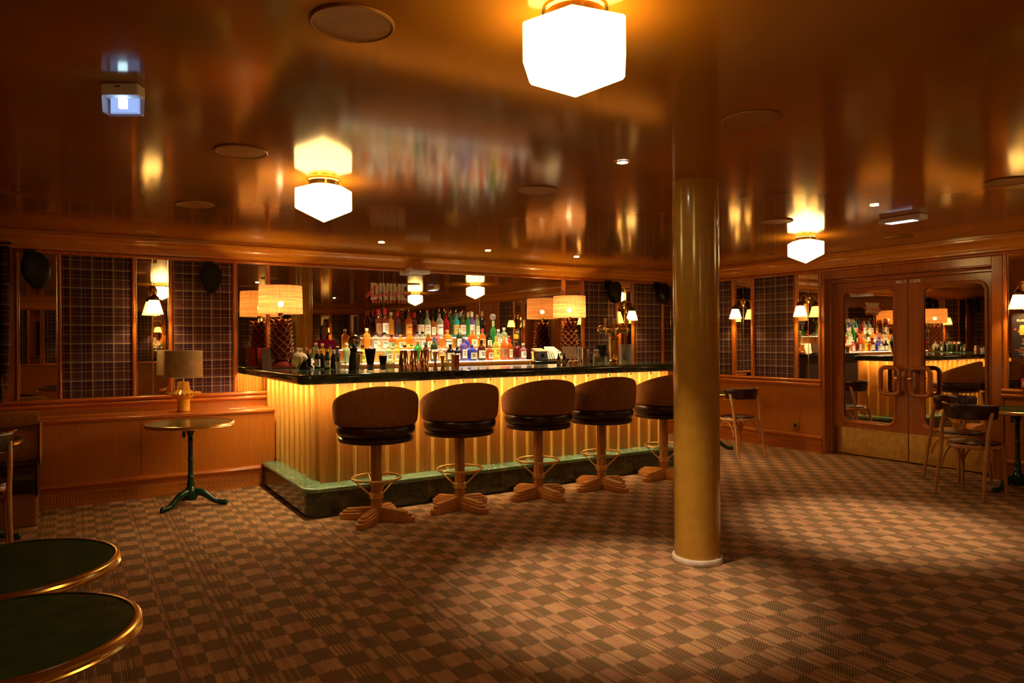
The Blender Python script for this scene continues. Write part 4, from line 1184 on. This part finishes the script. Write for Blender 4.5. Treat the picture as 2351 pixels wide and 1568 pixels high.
ROWS = {
 'top': (7.43, 1.435, [
  (2.878, .315, .034, 'wine', 'dark amber', 'brown', 'red'), (2.956, .325, .038, 'wine', 'dark amber', 'white', 'red'), (3.030, .285, .033, 'round', 'gold', 'none', 'cream'), (3.107, .300, .036, 'wine', 'dark red', 'black', 'red'),
  (3.172, .280, .028, 'wine', 'brown', 'none', 'pour'), (3.242, .300, .040, 'wine', 'orange', 'orange', 'pour', 'LILLET'), (3.312, .285, .032, 'wine', 'dark red', 'none', 'red'), (3.388, .295, .042, 'wine', 'black', 'cream', 'pour'),
  (3.470, .290, .040, 'wine', 'pale green', 'white', 'pour'), (3.545, .240, .032, 'square', 'amber', 'cream', 'black'), (3.628, .300, .043, 'round', 'clear', 'white', 'pour', 'CAMPARI'), (3.712, .285, .038, 'round', 'red', 'none', 'pour'),
  (3.782, .290, .032, 'wine', 'dark green', 'none', 'pour'), (3.856, .300, .040, 'round', 'turquoise', 'gold', 'pour'), (3.935, .295, .040, 'round', 'dark green', 'pink', 'pour'), (4.007, .300, .027, 'wine', 'green', 'none', 'gold'),
  (4.068, .305, .033, 'wine', 'violet', 'white', 'white'), (4.143, .275, .027, 'square', 'pale green', 'cream', 'gold'), (4.208, .315, .036, 'wine', 'black', 'none', 'gold')]),
 'middle': (7.245, 1.300, [
  (2.672, .235, .034, 'square', 'gold', 'none', 'cream'), (2.778, .190, .040, 'square', 'clear', 'white', 'black', 'RIJN'), (2.872, .190, .040, 'square', 'clear', 'white', 'black', 'RIJN'), (2.962, .165, .044, 'round', 'amber', 'green', 'black'),
  (3.062, .165, .044, 'square', 'gold', 'cream', 'gold'), (3.172, .205, .044, 'taper', 'gold', 'yellow', 'yellow'), (3.258, .200, .030, 'square', 'clear', 'cream', 'black'), (3.326, .200, .030, 'square', 'clear', 'white', 'black'),
  (3.408, .180, .034, 'square', 'amber', 'cream', 'orange'), (3.505, .200, .038, 'round', 'pink', 'brown', 'none'), (3.640, .220, .044, 'square', 'gold', 'white', 'orange', 'JIM BEAM'), (3.800, .235, .038, 'wine', 'dark green', 'white', 'green'),
  (3.885, .120, .030, 'square', 'blue', 'none', 'white'), (3.975, .220, .044, 'square', 'orange', 'cream', 'brown'), (4.100, .235, .040, 'round', 'orange', 'orange', 'red'), (4.180, .200, .034, 'square', 'black', 'cream', 'black'),
  (4.252, .330, .036, 'wine', 'green', 'none', 'green'), (4.330, .230, .034, 'square', 'clear', 'white', 'white'), (4.405, .250, .034, 'square', 'pale green', 'white', 'white'), (4.465, .150, .026, 'square', 'amber', 'cream', 'orange')]),
 'lowest': (7.055, 1.165, [
  (2.385, .215, .030, 'square', 'pale green', 'none', 'cream'), (2.462, .205, .032, 'round', 'yellow', 'yellow', 'cream'), (2.555, .190, .034, 'round', 'yellow', 'yellow', 'black'), (2.640, .175, .032, 'square', 'pale green', 'yellow', 'pink'), (2.738, .215, .044, 'round', 'clear', 'orange', 'white'), (2.842, .190, .040, 'square', 'pale green', 'cream', 'cream'),
  (2.938, .190, .038, 'square', 'yellow', 'cream', 'yellow'), (3.030, .185, .042, 'round', 'clear', 'green', 'black'), (3.190, .225, .045, 'taper', 'green', 'none', 'brown'), (3.282, .210, .036, 'round', 'brown', 'none', 'blue'),
  (3.378, .270, .038, 'wine', 'dark green', 'white', 'blue'), (3.470, .150, .034, 'square', 'clear', 'yellow', 'white'), (3.578, .190, .046, 'round', 'black', 'cream', 'black'), (3.668, .175, .034, 'round', 'black', 'white', 'brown'),
  (3.752, .260, .036, 'square', 'violet', 'white', 'violet'), (3.855, .185, .046, 'square', 'blue', 'cream', 'blue'), (3.985, .235, .046, 'round', 'brown', 'white', 'black'), (4.085, .180, .036, 'square', 'amber', 'cream', 'brown'),
  (4.185, .280, .040, 'wine', 'yellow', 'yellow', 'gold'), (4.292, .285, .040, 'wine', 'orange', 'brown', 'gold'), (4.372, .245, .026, 'square', 'amber', 'cream', 'red'), (4.462, .205, .040, 'square', 'dark red', 'none', 'black'), (4.555, .195, .036, 'round', 'pink', 'white', 'cream')])}
for row, (y, z, L) in ROWS.items():
    for i, b in enumerate(L):
        x, h, r, kind, g, lb, cap = b[:7]
        tx = b[7] if len(b) > 7 else None
        capt = 'pouring spout' if cap == 'pour' else (cap + ' cap' if cap != 'none' else 'open neck')
        lt = '' if lb == 'none' else ' with %s label' % lb
        text = '%s %sbottle%s and %s, %s from left, %s shelf' % (g, 'square ' if kind == 'square' else '', lt, capt, ORD[i + 1], row)
        if lb == 'none': text = text.replace(' and ', ' with ', 1)
        bottle(x, y + R.uniform(-.012, .012), z, h, r, kind, g, lb, cap, text, 'bottles on the %s back bar shelf' % row, tx)
# second, hindmost rank on the top shelf, against the mirror
for i, (x, h, r, kind, g, cap) in enumerate([(2.925, .30, .03, 'wine', 'brown', 'red'), (3.065, .29, .03, 'wine', 'gold', 'gold'), (3.205, .29, .03, 'wine', 'dark amber', 'red'), (3.350, .28, .03, 'wine', 'dark red', 'red'), (3.430, .26, .03, 'round', 'yellow', 'red'),
                                             (3.510, .29, .03, 'wine', 'dark amber', 'black'), (3.670, .31, .03, 'wine', 'dark green', 'pour'), (3.745, .31, .03, 'wine', 'dark green', 'pour'), (3.820, .30, .03, 'wine', 'dark green', 'gold'), (3.900, .30, .03, 'wine', 'gold', 'pour'), (3.975, .31, .03, 'wine', 'brown', 'white'), (4.105, .32, .03, 'wine', 'gold', 'cream')]):
    bottle(x, 7.535, 1.435, h, r, kind, g, 'none', cap, '%s bottle in the hindmost rank against the mirror, %s from left' % (g, ORD[i + 1]), 'bottles against the mirror')
# ball-topped stopper of the tall green bottle
mb = MB().sphere((0, 0, .045), .038, 16, 10)
t = thing('glass_ball_stopper', 'clear glass ball on the tall green bottle of the middle shelf', 'stopper', (4.252, 7.245, 1.632)); mb.build('ball', M['clearglass'], t); MB().lathe([(.012, 0), (.010, .012), (0, .014)], 12).build('cork', M['black'], t)

# wine bottles standing on the left end of the bar
for i, (x, y, h, cap, lb, tx) in enumerate([(1.905, 6.76, .175, 'brown', 'none', 'dark wine bottle with brown foil, leftmost of the group on the bar'), (1.965, 6.92, .185, 'brown', 'white', 'dark wine bottle with tan foil and white label, behind the leftmost one'),
                                     (1.945, 6.60, .185, 'pink', 'white', 'dark wine bottle with pink foil and white label on the bar'), (2.010, 6.50, .165, 'black', 'cream', 'short dark bottle with large cream label, front of the wine group'),
                                     (2.005, 6.66, .180, 'orange', 'none', 'dark wine bottle with orange foil on the bar'), (2.075, 6.72, .185, 'gold', 'none', 'dark wine bottle with gold foil on the bar'),
                                     (2.085, 6.55, .180, 'white', 'none', 'dark wine bottle with white-topped foil on the bar'), (2.145, 6.63, .180, 'violet', 'none', 'dark wine bottle with violet foil on the bar'), (2.185, 6.74, .200, 'black', 'none', 'dark wine bottle with black foil, rightmost of the group on the bar')]):
    bottle(x, y, ZT1, h, .026 if h < .19 else .028, 'wine', 'dark green' if i % 2 else 'black', lb, cap, tx, 'wine bottles on the bar')

# ================================================================== THINGS ON THE BAR
def std(name, label, cat, loc, parts, group=None, rz=0):
    t = thing(name, label, cat, loc, rz, group)
    for nm, mb, mat in parts: mb.build(nm, mat, t)
    return t
def cup_prof(r0, r1, h, w_=.0025): return [(0, .006), (0, 0), (r0, 0), (r1, h), (r1 - w_, h), (r0 - w_, .008), (0, .007)]
ZB = ZT1 + .0005
std('menu_card', 'red and green folded card standing left of the bar lamp', 'card', (1.603, 7.36, ZB), [('red_card', MB().box(-.04, .04, 0, .003, 0, .20), M['redpaint']), ('green_card', MB().box(-.012, .035, -.012, -.009, 0, .12), simple('green_card', (.20, .28, .06), .6))])
t = thing('menu_board', 'dark brown board leaning beside the left bar lamp', 'menu board', (1.575, 6.98, ZB), .15); MB().box(-.045, .045, 0, .012, 0, .20, Matrix.Rotation(-.22, 4, 'X')).build('board', simple('brown_board', (.10, .04, .015), .4), t)
def jar(x, y, lb):
    t = thing('crystal_jar', lb, 'jar', (x, y, ZB), 0, 'cut crystal jars on the bar')
    MB().lathe([(0, 0), (.048, 0), (.056, .012), (.060, .06), (.058, .095), (.050, .112), (.048, .112), (.054, .09), (.055, .06), (.05, .014), (0, .010)], 28, None, 0, 2 * PI, lambda a, z: 1 + .025 * math.cos(14 * a)).build('bowl', M['crystal'], t)
    MB().lathe([(.056, .112), (.054, .118), (.036, .142), (.012, .154), (.006, .160), (.013, .175), (.010, .192), (0, .198)], 28, None, 0, 2 * PI, lambda a, z: 1 + .03 * math.cos(14 * a)).build('lid', M['crystal'], t)
jar(1.885, 7.06, 'cut crystal lidded jar behind, partly hidden by the lamp base'); jar(1.872, 6.88, 'cut crystal lidded jar in front, right of the lamp base')
t = thing('citrus_squeezer', 'black countertop squeezer with round cream knob on the bar', 'squeezer', (1.822, 6.58, ZB), .3)
MB().lathe([(0, 0), (.052, 0), (.055, .008), (.040, .035), (.020, .055), (.016, .085), (0, .088)], 24).build('body', M['blackgloss'], t)
MB().tube([(-.085, 0, .012), (-.05, 0, .045), (0, 0, .078), (.05, 0, .045), (.085, 0, .012)], .0065, 8).build('lever', M['black'], t)
MB().sphere((0, -.005, .108), .026, 18, 10, (1, .5, 1)).build('knob', M['paper'], t)
std('plastic_tub', 'clear ribbed plastic tub on the bar left of the black tower', 'tub', (2.03, 6.16, ZB), [('tub', MB().lathe(cup_prof(.042, .052, .078), 32, None, 0, 2 * PI, lambda a, z: 1 + .012 * math.cos(24 * a)), M['clearglass']), ('stirrer', MB().tube([(0, 0, .008), (.003, 0, .10)], .003, 6), M['paper'])])
t = thing('tap_tower', 'black tapered dispenser tower topped by a chrome ball', 'dispenser', (2.092, 6.0, ZB), -.2)
P = [(-.046, 0), (.046, 0), (.034, .13)] + [(.034 * math.cos(a), .13 + .05 * math.sin(a)) for a in [PI * i / 8 for i in range(1, 8)]] + [(-.034, .13)]
MB().prism(P, -.028, .028, AX_XZ).build('column', M['blackgloss'], t, bevel=.006)
MB().lathe([(0, .17), (.03, .17), (.034, .20), (0, .205)], 20).build('neck', M['black'], t)
MB().sphere((.004, -.01, .262), .0585, 28, 18).build('ball', M['steel'], t)
MB().lathe([(.0005, .3225), (.03, .314), (.048, .297), (.057, .2725)], 28, Matrix.Translation((.004, -.01, 0)) @ Matrix.Diagonal((1.02, 1.02, 1, 1))).build('ball_cap', M['bronze'], t)
o = text_mesh('NUII', .022, .0005, .0006, 'lettering', M['paper'], t); o.location = (.008, -.0705, .275)
std('mixing_glass', 'tall clear mixing glass with jigger lid beside the black tower', 'glass', (2.064, 5.78, ZB), [('glass', MB().lathe([(0, .004), (.026, 0), (.030, .02), (.022, .035), (.024, .05), (.0285, .165), (.0265, .165), (.021, .05), (0, .04)], 28), M['clearglass']), ('rim_cap', MB().lathe([(.030, .163), (.0305, .172), (.026, .172)], 28), M['steel']), ('spindle', MB().tube([(0, 0, .05), (0, 0, .15)], [.004, .009], 8), M['blackgloss'])])
std('bitters_dropper', 'tiny clear pot with red blob between the mixing glass and the straws', 'pot', (2.118, 5.86, ZB), [('pot', MB().lathe(cup_prof(.017, .020, .045), 20), M['clearglass']), ('heart', MB().sphere((0, -.004, .018), .010, 12, 8), M['redpaint'])])
def straws(x, y, h, n, rt, lb, gr=.034, gh=.062):
    t = thing('straw_glass', lb, 'straw holder', (x, y, ZB), 0, 'glasses of black straws')
    MB().lathe(cup_prof(gr * .92, gr, gh, .004), 28).build('glass', M['clearglass'], t)
    mb = MB()
    for i in range(n):
        a = R.uniform(0, 2 * PI); q = math.sqrt(R.random())
        mb.tube([(q * gr * .55 * math.cos(a), q * gr * .55 * math.sin(a), .010), (q * rt * math.cos(a), q * rt * math.sin(a), h * R.uniform(.97, 1.02))], .0028, 6)
    mb.build('straws', M['straw'], t)['kind'] = 'stuff'
straws(2.172, 5.80, .195, 90, .050, 'tall bunch of black straws in a glass left of the copper shakers')
straws(2.288, 5.80, .132, 70, .040, 'short black straws in a small glass next to the tall bunch')
straws(4.985, 6.10, .200, 90, .064, 'wide bunch of black straws in a glass left of the beer tap', .044, .07)
std('cut_tumbler', 'empty ribbed glass tumbler left of the copper shakers', 'glass', (2.379, 5.86, ZB), [('glass', MB().lathe(cup_prof(.036, .039, .072, .004), 32, None, 0, 2 * PI, lambda a, z: 1 + .02 * math.cos(18 * a)), M['crystal'])])
shk = std('copper_shaker', 'copper shaker tin, leftmost of three on the bar', 'shaker', (2.446, 5.72, ZB), [('tin', MB().lathe([(0, .178), (.030, .178), (.033, .174), (.046, .004), (.046, 0), (0, 0)][::-1], 40, None, 0, 2 * PI, lambda a, z: 1 + .010 * math.cos(22 * a)), M['copper'])], 'copper shaker tins on the bar')
dup(shk, (2.544, 5.72, ZB), .1, 'copper shaker tin in the middle of three on the bar'); dup(shk, (2.640, 5.72, ZB), .2, 'copper shaker tin, rightmost of three beside the jiggers')
JP = [(.022, 0), (.023, .004), (.009, .072), (.009, .078), (.026, .160), (.024, .160), (.007, .08)]
jg = std('jigger', 'taller hourglass measuring jigger right of the copper shakers', 'jigger', (2.766, 5.75, ZB), [('cup', MB().lathe(JP, 28), M['copper'])], 'hourglass jiggers on the bar')
j2 = dup(jg, (2.815, 5.70, ZB), 0, 'shorter hourglass measuring jigger, second right of the shakers'); j2.scale = (.85, .85, .78)
std('rocks_glass', 'round patterned rocks glass right of the jiggers', 'glass', (2.922, 5.86, ZB), [('glass', MB().lathe(cup_prof(.038, .043, .080, .004), 32, None, 0, 2 * PI, lambda a, z: 1 + .02 * math.cos(12 * a + 90 * z)), M['crystal'])])
std('ribbed_cup', 'ribbed gold cup right of the rocks glass', 'cup', (3.005, 5.82, ZB), [('cup', MB().lathe(cup_prof(.037, .038, .128), 40, None, 0, 2 * PI, lambda a, z: 1 + .025 * math.cos(20 * a)), M['copper'])])
def dropper(x, y, lb):
    t = thing('dropper_bottle', lb, 'bottle', (x, y, ZB), 0, 'brown dropper bottles')
    MB().lathe([(0, 0), (.021, 0), (.022, .004), (.022, .068), (.016, .078), (.011, .082), (0, .082)], 24).build('glass', glass_mat('glass_brown', GC['brown'], .6), t)
    MB().lathe([(.0228, .008), (.0228, .062)], 20, None, -PI / 2 - 1.3, -PI / 2 + 1.3).build('label', simple('label_gold_paper', (.55, .40, .13), .6), t)
    MB().lathe([(.013, .080), (.013, .095), (.007, .100), (.008, .112), (.004, .124), (0, .125)], 16).build('dropper', M['black'], t)
dropper(4.205, 5.84, 'brown dropper bottle with gold label, left one of two'); dropper(4.275, 5.84, 'brown dropper bottle with gold label, right one of two')
std('small_vial', 'slim clear vial right of the dropper bottles', 'vial', (4.335, 5.98, ZB), [('glass', MB().lathe(cup_prof(.010, .011, .10, .002), 18), M['clearglass']), ('stopper', MB().lathe([(.012, .10), (.012, .125), (0, .127)], 14), M['whiteplastic'])])
def decanter(x, y, lb):
    t = thing('crystal_flask', lb, 'flask', (x, y, ZB), 0, 'small crystal flasks')
    MB().lathe([(0, 0), (.026, 0), (.034, .015), (.032, .036), (.014, .046), (.010, .060), (.013, .085), (0, .086)], 24, None, 0, 2 * PI, lambda a, z: 1 + .05 * math.cos(8 * a)).build('glass', glass_mat('glass_peach', (.85, .55, .36), .3), t)
    MB().lathe([(.006, .085), (.011, .095), (.005, .105), (0, .113)], 14).build('stopper', M['crystal'], t)
decanter(4.445, 5.95, 'small crystal flask with pointed stopper, left one of the pair'); decanter(4.527, 5.98, 'small crystal flask with pointed stopper, right one beside the steel cup')
std('tall_tube_glass', 'tall narrow tube glass behind the steel cup', 'glass', (4.640, 6.06, ZB), [('glass', MB().lathe(cup_prof(.018, .018, .19, .003), 24), M['clearglass'])])
std('steel_cup', 'tall shiny steel shaker cup left of the mixer bottles', 'cup', (4.572, 5.88, ZB), [('cup', MB().lathe([(0, 0), (.026, 0), (.030, .175), (.028, .175), (.025, .01), (0, .008)], 32), M['steel'])])
for k, (x, y, lb) in enumerate([(4.682, 5.98, 'small white mixer bottle, leftmost of three'), (4.727, 5.89, 'small white mixer bottle with black label, front one of three'), (4.790, 5.93, 'small white mixer bottle, rightmost of three')]):
    bottle(x, y, ZT1, .155, .026, 'round', 'cream', 'gold', 'white', lb, 'mixer bottles on the bar')
t = thing('stirrer_cup', 'small glass of dark stirrers in front of the beer tap', 'cup', (4.925, 5.90, ZB))
MB().lathe(cup_prof(.036, .042, .085, .004), 26).build('glass', M['clearglass'], t)
mb = MB()
for i in range(14):
    a = R.uniform(0, 6.28); mb.tube([(.02 * math.cos(a), .02 * math.sin(a), .012), (.045 * math.cos(a), .045 * math.sin(a), R.uniform(.115, .14))], .003, 6)
mb.build('stirrers', M['straw'], t)['kind'] = 'stuff'
t = thing('beer_tap', 'polished brass beer tap tower with three handles', 'beer tap', (4.885, 5.78, ZB), -.10)
MB().lathe([(0, 0), (.062, 0), (.064, .012), (.050, .022), (.056, .036), (.046, .052), (.044, .06), (.048, .255), (.056, .27), (.050, .285), (.036, .30), (.034, .33), (0, .34)], 36).build('column', M['brass'], t)
MB().lathe([(0, -.20), (.016, -.198), (.030, -.190), (.040, -.172), (.044, -.150), (.042, -.085), (.050, -.055), (.060, -.02), (.060, .02), (.050, .055), (.042, .085), (.044, .150), (.040, .172), (.030, .190), (.016, .198), (0, .20)], 28, Matrix.Translation((0, 0, .372)) @ Matrix.Rotation(PI / 2, 4, 'Y')).build('manifold', M['brass'], t)
MB().lathe([(.05, .318), (.068, .345), (.070, .385), (.05, .412), (.022, .425), (0, .428)], 28).build('dome', M['brass'], t)
for k, x in enumerate((-.150, -.03, .12)):
    tp = MB().tube([(x, -.03, .372), (x, -.075, .370), (x, -.082, .352), (x, -.082, .300)], [.018, .016, .009, .006], 12).build('spout', M['brass'], t)
    MB().lathe([(.007, 0), (.010, .01), (.008, .03), (.018, .085), (.016, .10), (0, .106)], 16, Matrix.Translation((x, -.070, .385))).build('handle', simple('old_ivory_brass', (.72, .50, .18), .3, .8), tp)
t = thing('glass_vase', 'wide clear glass jar with dark silvery contents right of the beer tap', 'jar', (5.13, 5.86, ZB))
MB().lathe(cup_prof(.070, .072, .21, .005), 36).build('glass', M['clearglass'], t)
mb = MB()
for i in range(26):
    a = R.uniform(0, 6.28); q = R.uniform(0, .042); z_ = R.uniform(.03, .10)
    mb.tube([(q * math.cos(a), q * math.sin(a), z_), (q * math.cos(a) + R.uniform(-.018, .018), q * math.sin(a) + R.uniform(-.018, .018), z_ + R.uniform(.01, .04))], .008, 6)
o = mb.build('contents', simple('silver_scraps', (.22, .26, .28), .25, .9), t); o['kind'] = 'stuff'

# ---- on the service counter
ZS = 1.1465
std('brass_goblet', 'flared brass goblet left of the receipt printer', 'goblet', (4.712, 7.05, ZS), [('cup', MB().lathe([(0, 0), (.034, 0), (.030, .008), (.030, .012), (.034, .08), (.046, .112), (.043, .112), (.030, .08), (.026, .014), (0, .012)], 32), M['brass'])])
t = thing('receipt_printer', 'dark grey receipt printer with tan lid on the service counter', 'printer', (4.868, 7.17, ZS), -.15)
MB().box(-.075, .075, -.085, .085, 0, .115).build('case', simple('charcoal_plastic', (.035, .030, .028), .45), t, bevel=.008)
MB().add([(-.075, -.087, .116), (.075, -.087, .116), (.068, .085, .150), (-.068, .085, .150), (-.075, -.087, .110), (.075, -.087, .110), (.068, .085, .11), (-.068, .085, .11)], [(0, 1, 2, 3), (0, 4, 5, 1), (1, 5, 6, 2), (2, 6, 7, 3), (3, 7, 4, 0)]).build('lid', simple('tan_plastic', (.42, .29, .15), .5), t)
MB().box(-.02, .03, -.0875, -.085, .04, .085).build('slot', M['blackgloss'], t)
t = thing('paper_stack', 'loose cream papers and order sheets draped on a stand', 'papers', (5.15, 7.15, ZS + .002), .1)
mb = MB()
for k in range(5):
    m_ = Matrix.Translation((-.06 + .018 * k, .06 - .016 * k, 0)) @ Matrix.Rotation(-.32 - .04 * k, 4, 'X') @ Matrix.Rotation(.05 * k, 4, 'Z')
    mb.box(-.085, .085, 0, .003, .008, .175 - .012 * k, m_)
mb.build('sheets', M['paper'], t)
mb = MB(); 
for k in range(3): mb.box(-.02 + .0 * k, .03, -.0295, -.027, .05 + .025 * k, .055 + .025 * k, Matrix.Rotation(-.4, 4, 'X'))
mb.build('print', M['blackink'], t)
t = thing('till_tablet', 'brown-backed till tablet leaning on its stand in front of the right lamp', 'tablet', (5.215, 6.98, ZS), .12)
MB().box(-.125, .125, 0, .012, .012, .175, Matrix.Rotation(-.20, 4, 'X')).build('screen', simple('tablet_back', (.09, .045, .022), .22), t, bevel=.005)
MB().box(-.130, .130, .001, .010, .008, .179, Matrix.Rotation(-.20, 4, 'X')).build('bezel', M['blackgloss'], t, bevel=.005)
MB().box(-.05, .05, -.01, .12, 0, .012).build('stand', M['black'], t)

# ================================================================== RIGHT WALL SMALL THINGS
t = thing('framed_plan', 'dark framed plan notice with gold drawing, right of the doors', 'poster', (XR - .008, 3.040, 1.190))
MB().box(-.006, .004, -.152, .152, 0, .437).build('board', M['posterdark'], t)
mb = MB()
for a, b, c, d in ((-.155, -.149, 0, .437), (.149, .155, 0, .437), (-.155, .155, 0, .006), (-.155, .155, .431, .437)): mb.box(-.009, .004, a, b, c, d)
mb.build('frame', M['bronze'], t)
def wall_text(s_, size, y, z, mat, bold=.0):
    o = text_mesh(s_, size, .0004, bold, 'lettering', mat, t); o.rotation_euler.z = -PI / 2; o.location = (-.0075, y, z); return o
wall_text('PLAN D', .030, .055, .368, M['cream'], .001)
mb = MB(); mb.prism([(.085, .23), (-.10, .23), (-.10, .325), (.075, .325), (.085, .315)], -.0072, -.006, AX_YZ); mb.build('drawing', M['gold'], t)
mb = MB(); mb.sphere((-.007, .122, .283), .009, 12, 8, (.1, 1, 1)); mb.box(-.0072, -.006, .085, .114, .282, .284); mb.build('marker', M['signred'], t)
mb = MB(); mb.sphere((-.007, .092, .262), .007, 12, 8, (.1, 1, 1)); mb.build('marker', M['gold'], t)
mb = MB(); RL = random.Random(3)
for k in range(14):
    w_ = RL.uniform(.05, .125); mb.box(-.0072, -.006, -.125, -.03 + w_, .190 - k * .0125, .195 - k * .0125)
mb.build('text_lines', M['cream'], t)
mb = MB(); mb.box(-.0073, -.006, -.10, .06, .190, .196); mb.box(-.0073, -.006, -.10, .125, .082, .087); mb.build('text_lines', M['signred'], t)
t = thing('call_point', 'small red box on the rail below the framed plan', 'alarm box', (XR - .03, 3.055, .905))
MB().box(-.03, .025, -.045, .045, 0, .10).build('case', M['redpaint'], t, bevel=.005)
MB().box(-.032, -.03, -.025, .03, .025, .075).build('plate', M['cream'], t)
t = thing('wall_socket', 'brass wall socket low on the panelling left of the doors', 'socket', (XR - .001, 5.60, .262))
MB().box(-.012, .01, -.042, .042, 0, .084).build('plate', M['brass'], t, bevel=.003)
MB().lathe([(0, .014), (.020, .014), (.020, .002), (0, .002)][::-1], 20, Matrix.Translation((0, 0, .042)) @ Matrix.Rotation(-PI / 2, 4, 'Y')).build('outlet', M['black'], t)

# ================================================================== PERSON (stands in the room to the right, seen only in the big mirror)
def chain(mb, pts, rs, n=14): mb.tube(smooth_pts(pts, 4), [rs[min(len(rs) - 1, int(i / 4))] * (1 - (i % 4) / 4) + rs[min(len(rs) - 1, int(i / 4) + 1)] * ((i % 4) / 4) for i in range((len(pts) - 1) * 4 + 1)], n)
pr = thing('person', 'standing person with dark hair and magenta top, reflected in the big mirror', 'person', (4.62, .05, 0), .15)
SKIN = simple('skin', (.52, .25, .14), .5)
mb = MB()
prof = [(0, 1.415), (.045, 1.42), (.052, 1.45), (.050, 1.48), (.062, 1.505), (.078, 1.55), (.083, 1.60), (.080, 1.65), (.064, 1.69), (.035, 1.712), (0, 1.718)]
mb.lathe(prof, 22, Matrix.Translation((0, .012, 0)) @ Matrix.Diagonal((.90, 1.08, 1, 1)))
mb.tube([(0, .095, 1.60), (0, .112, 1.575), (0, .095, 1.565)], [.008, .012, .010], 8)
for s_ in (-1, 1):
    mb.sphere((s_ * .074, .005, 1.585), .022, 10, 8, (.4, .8, 1.2))
    chain(mb, [(s_ * .19, 0, 1.38), (s_ * .225, .01, 1.12), (s_ * .235, .07, .90), (s_ * .23, .10, .82)], [.050, .040, .030, .028])
    for q in range(4):
        mb.tube([(s_ * (.225 + .004 * q), .085 + .016 * q, .815), (s_ * (.222 + .004 * q), .09 + .017 * q, .765 - .006 * (q in (1, 2))), (s_ * .215, .095 + .017 * q, .735)], [.009, .008, .006], 8)
    mb.tube([(s_ * .215, .09, .835), (s_ * .195, .12, .80), (s_ * .19, .13, .775)], [.011, .009, .007], 8)
mb.build('body', SKIN, pr, angle=80)
mb = MB().lathe([(.088, 1.56), (.097, 1.62), (.094, 1.68), (.070, 1.725), (.03, 1.742), (0, 1.744)], 22, Matrix.Translation((0, -.004, 0)) @ Matrix.Diagonal((.92, 1.04, 1, 1)), math.radians(-208), math.radians(28))
mb.lathe([(.078, 1.42), (.092, 1.50), (.090, 1.58)], 14, Matrix.Translation((0, -.02, 0)), math.radians(-200), math.radians(20))
mb.build('hair', simple('dark_hair', (.012, .007, .005), .5), pr, angle=80)
mb = MB()
for s_ in (-1, 1): mb.sphere((s_ * .030, .088, 1.605), .010, 8, 6)
mb.build('eyes', simple('dark_eyes', (.02, .012, .01), .3), pr)
mb = MB().lathe([(.060, 1.455), (.10, 1.44), (.190, 1.385), (.195, 1.30), (.175, 1.10), (.180, .98), (.185, .93), (.175, .92)], 26, Matrix.Diagonal((1, .62, 1, 1)))
for s_ in (-1, 1): chain(mb, [(s_ * .165, 0, 1.40), (s_ * .205, .0, 1.30), (s_ * .226, .012, 1.12), (s_ * .236, .06, .93)], [.068, .060, .050, .042])
mb.build('magenta_top', simple('magenta_cloth', (.55, .02, .26), .8), pr, angle=80)
mb = MB()
for s_ in (-1, 1):
    chain(mb, [(s_ * .085, 0, .96), (s_ * .095, .01, .75), (s_ * .10, .015, .50), (s_ * .105, -.01, .26), (s_ * .108, -.015, .09)], [.100, .092, .068, .058, .050])
mb.build('trousers', simple('dark_cloth', (.015, .012, .016), .85), pr, angle=80)
for s_ in (-1, 1): MB().tube(smooth_pts([(s_ * .108, -.06, .045), (s_ * .108, .02, .045), (s_ * .112, .12, .035), (s_ * .114, .19, .028)], 3), [.040, .044, .046, .046, .045, .043, .040, .036, .030, .024], 14).build('shoe', M['blackgloss'], pr, angle=80)
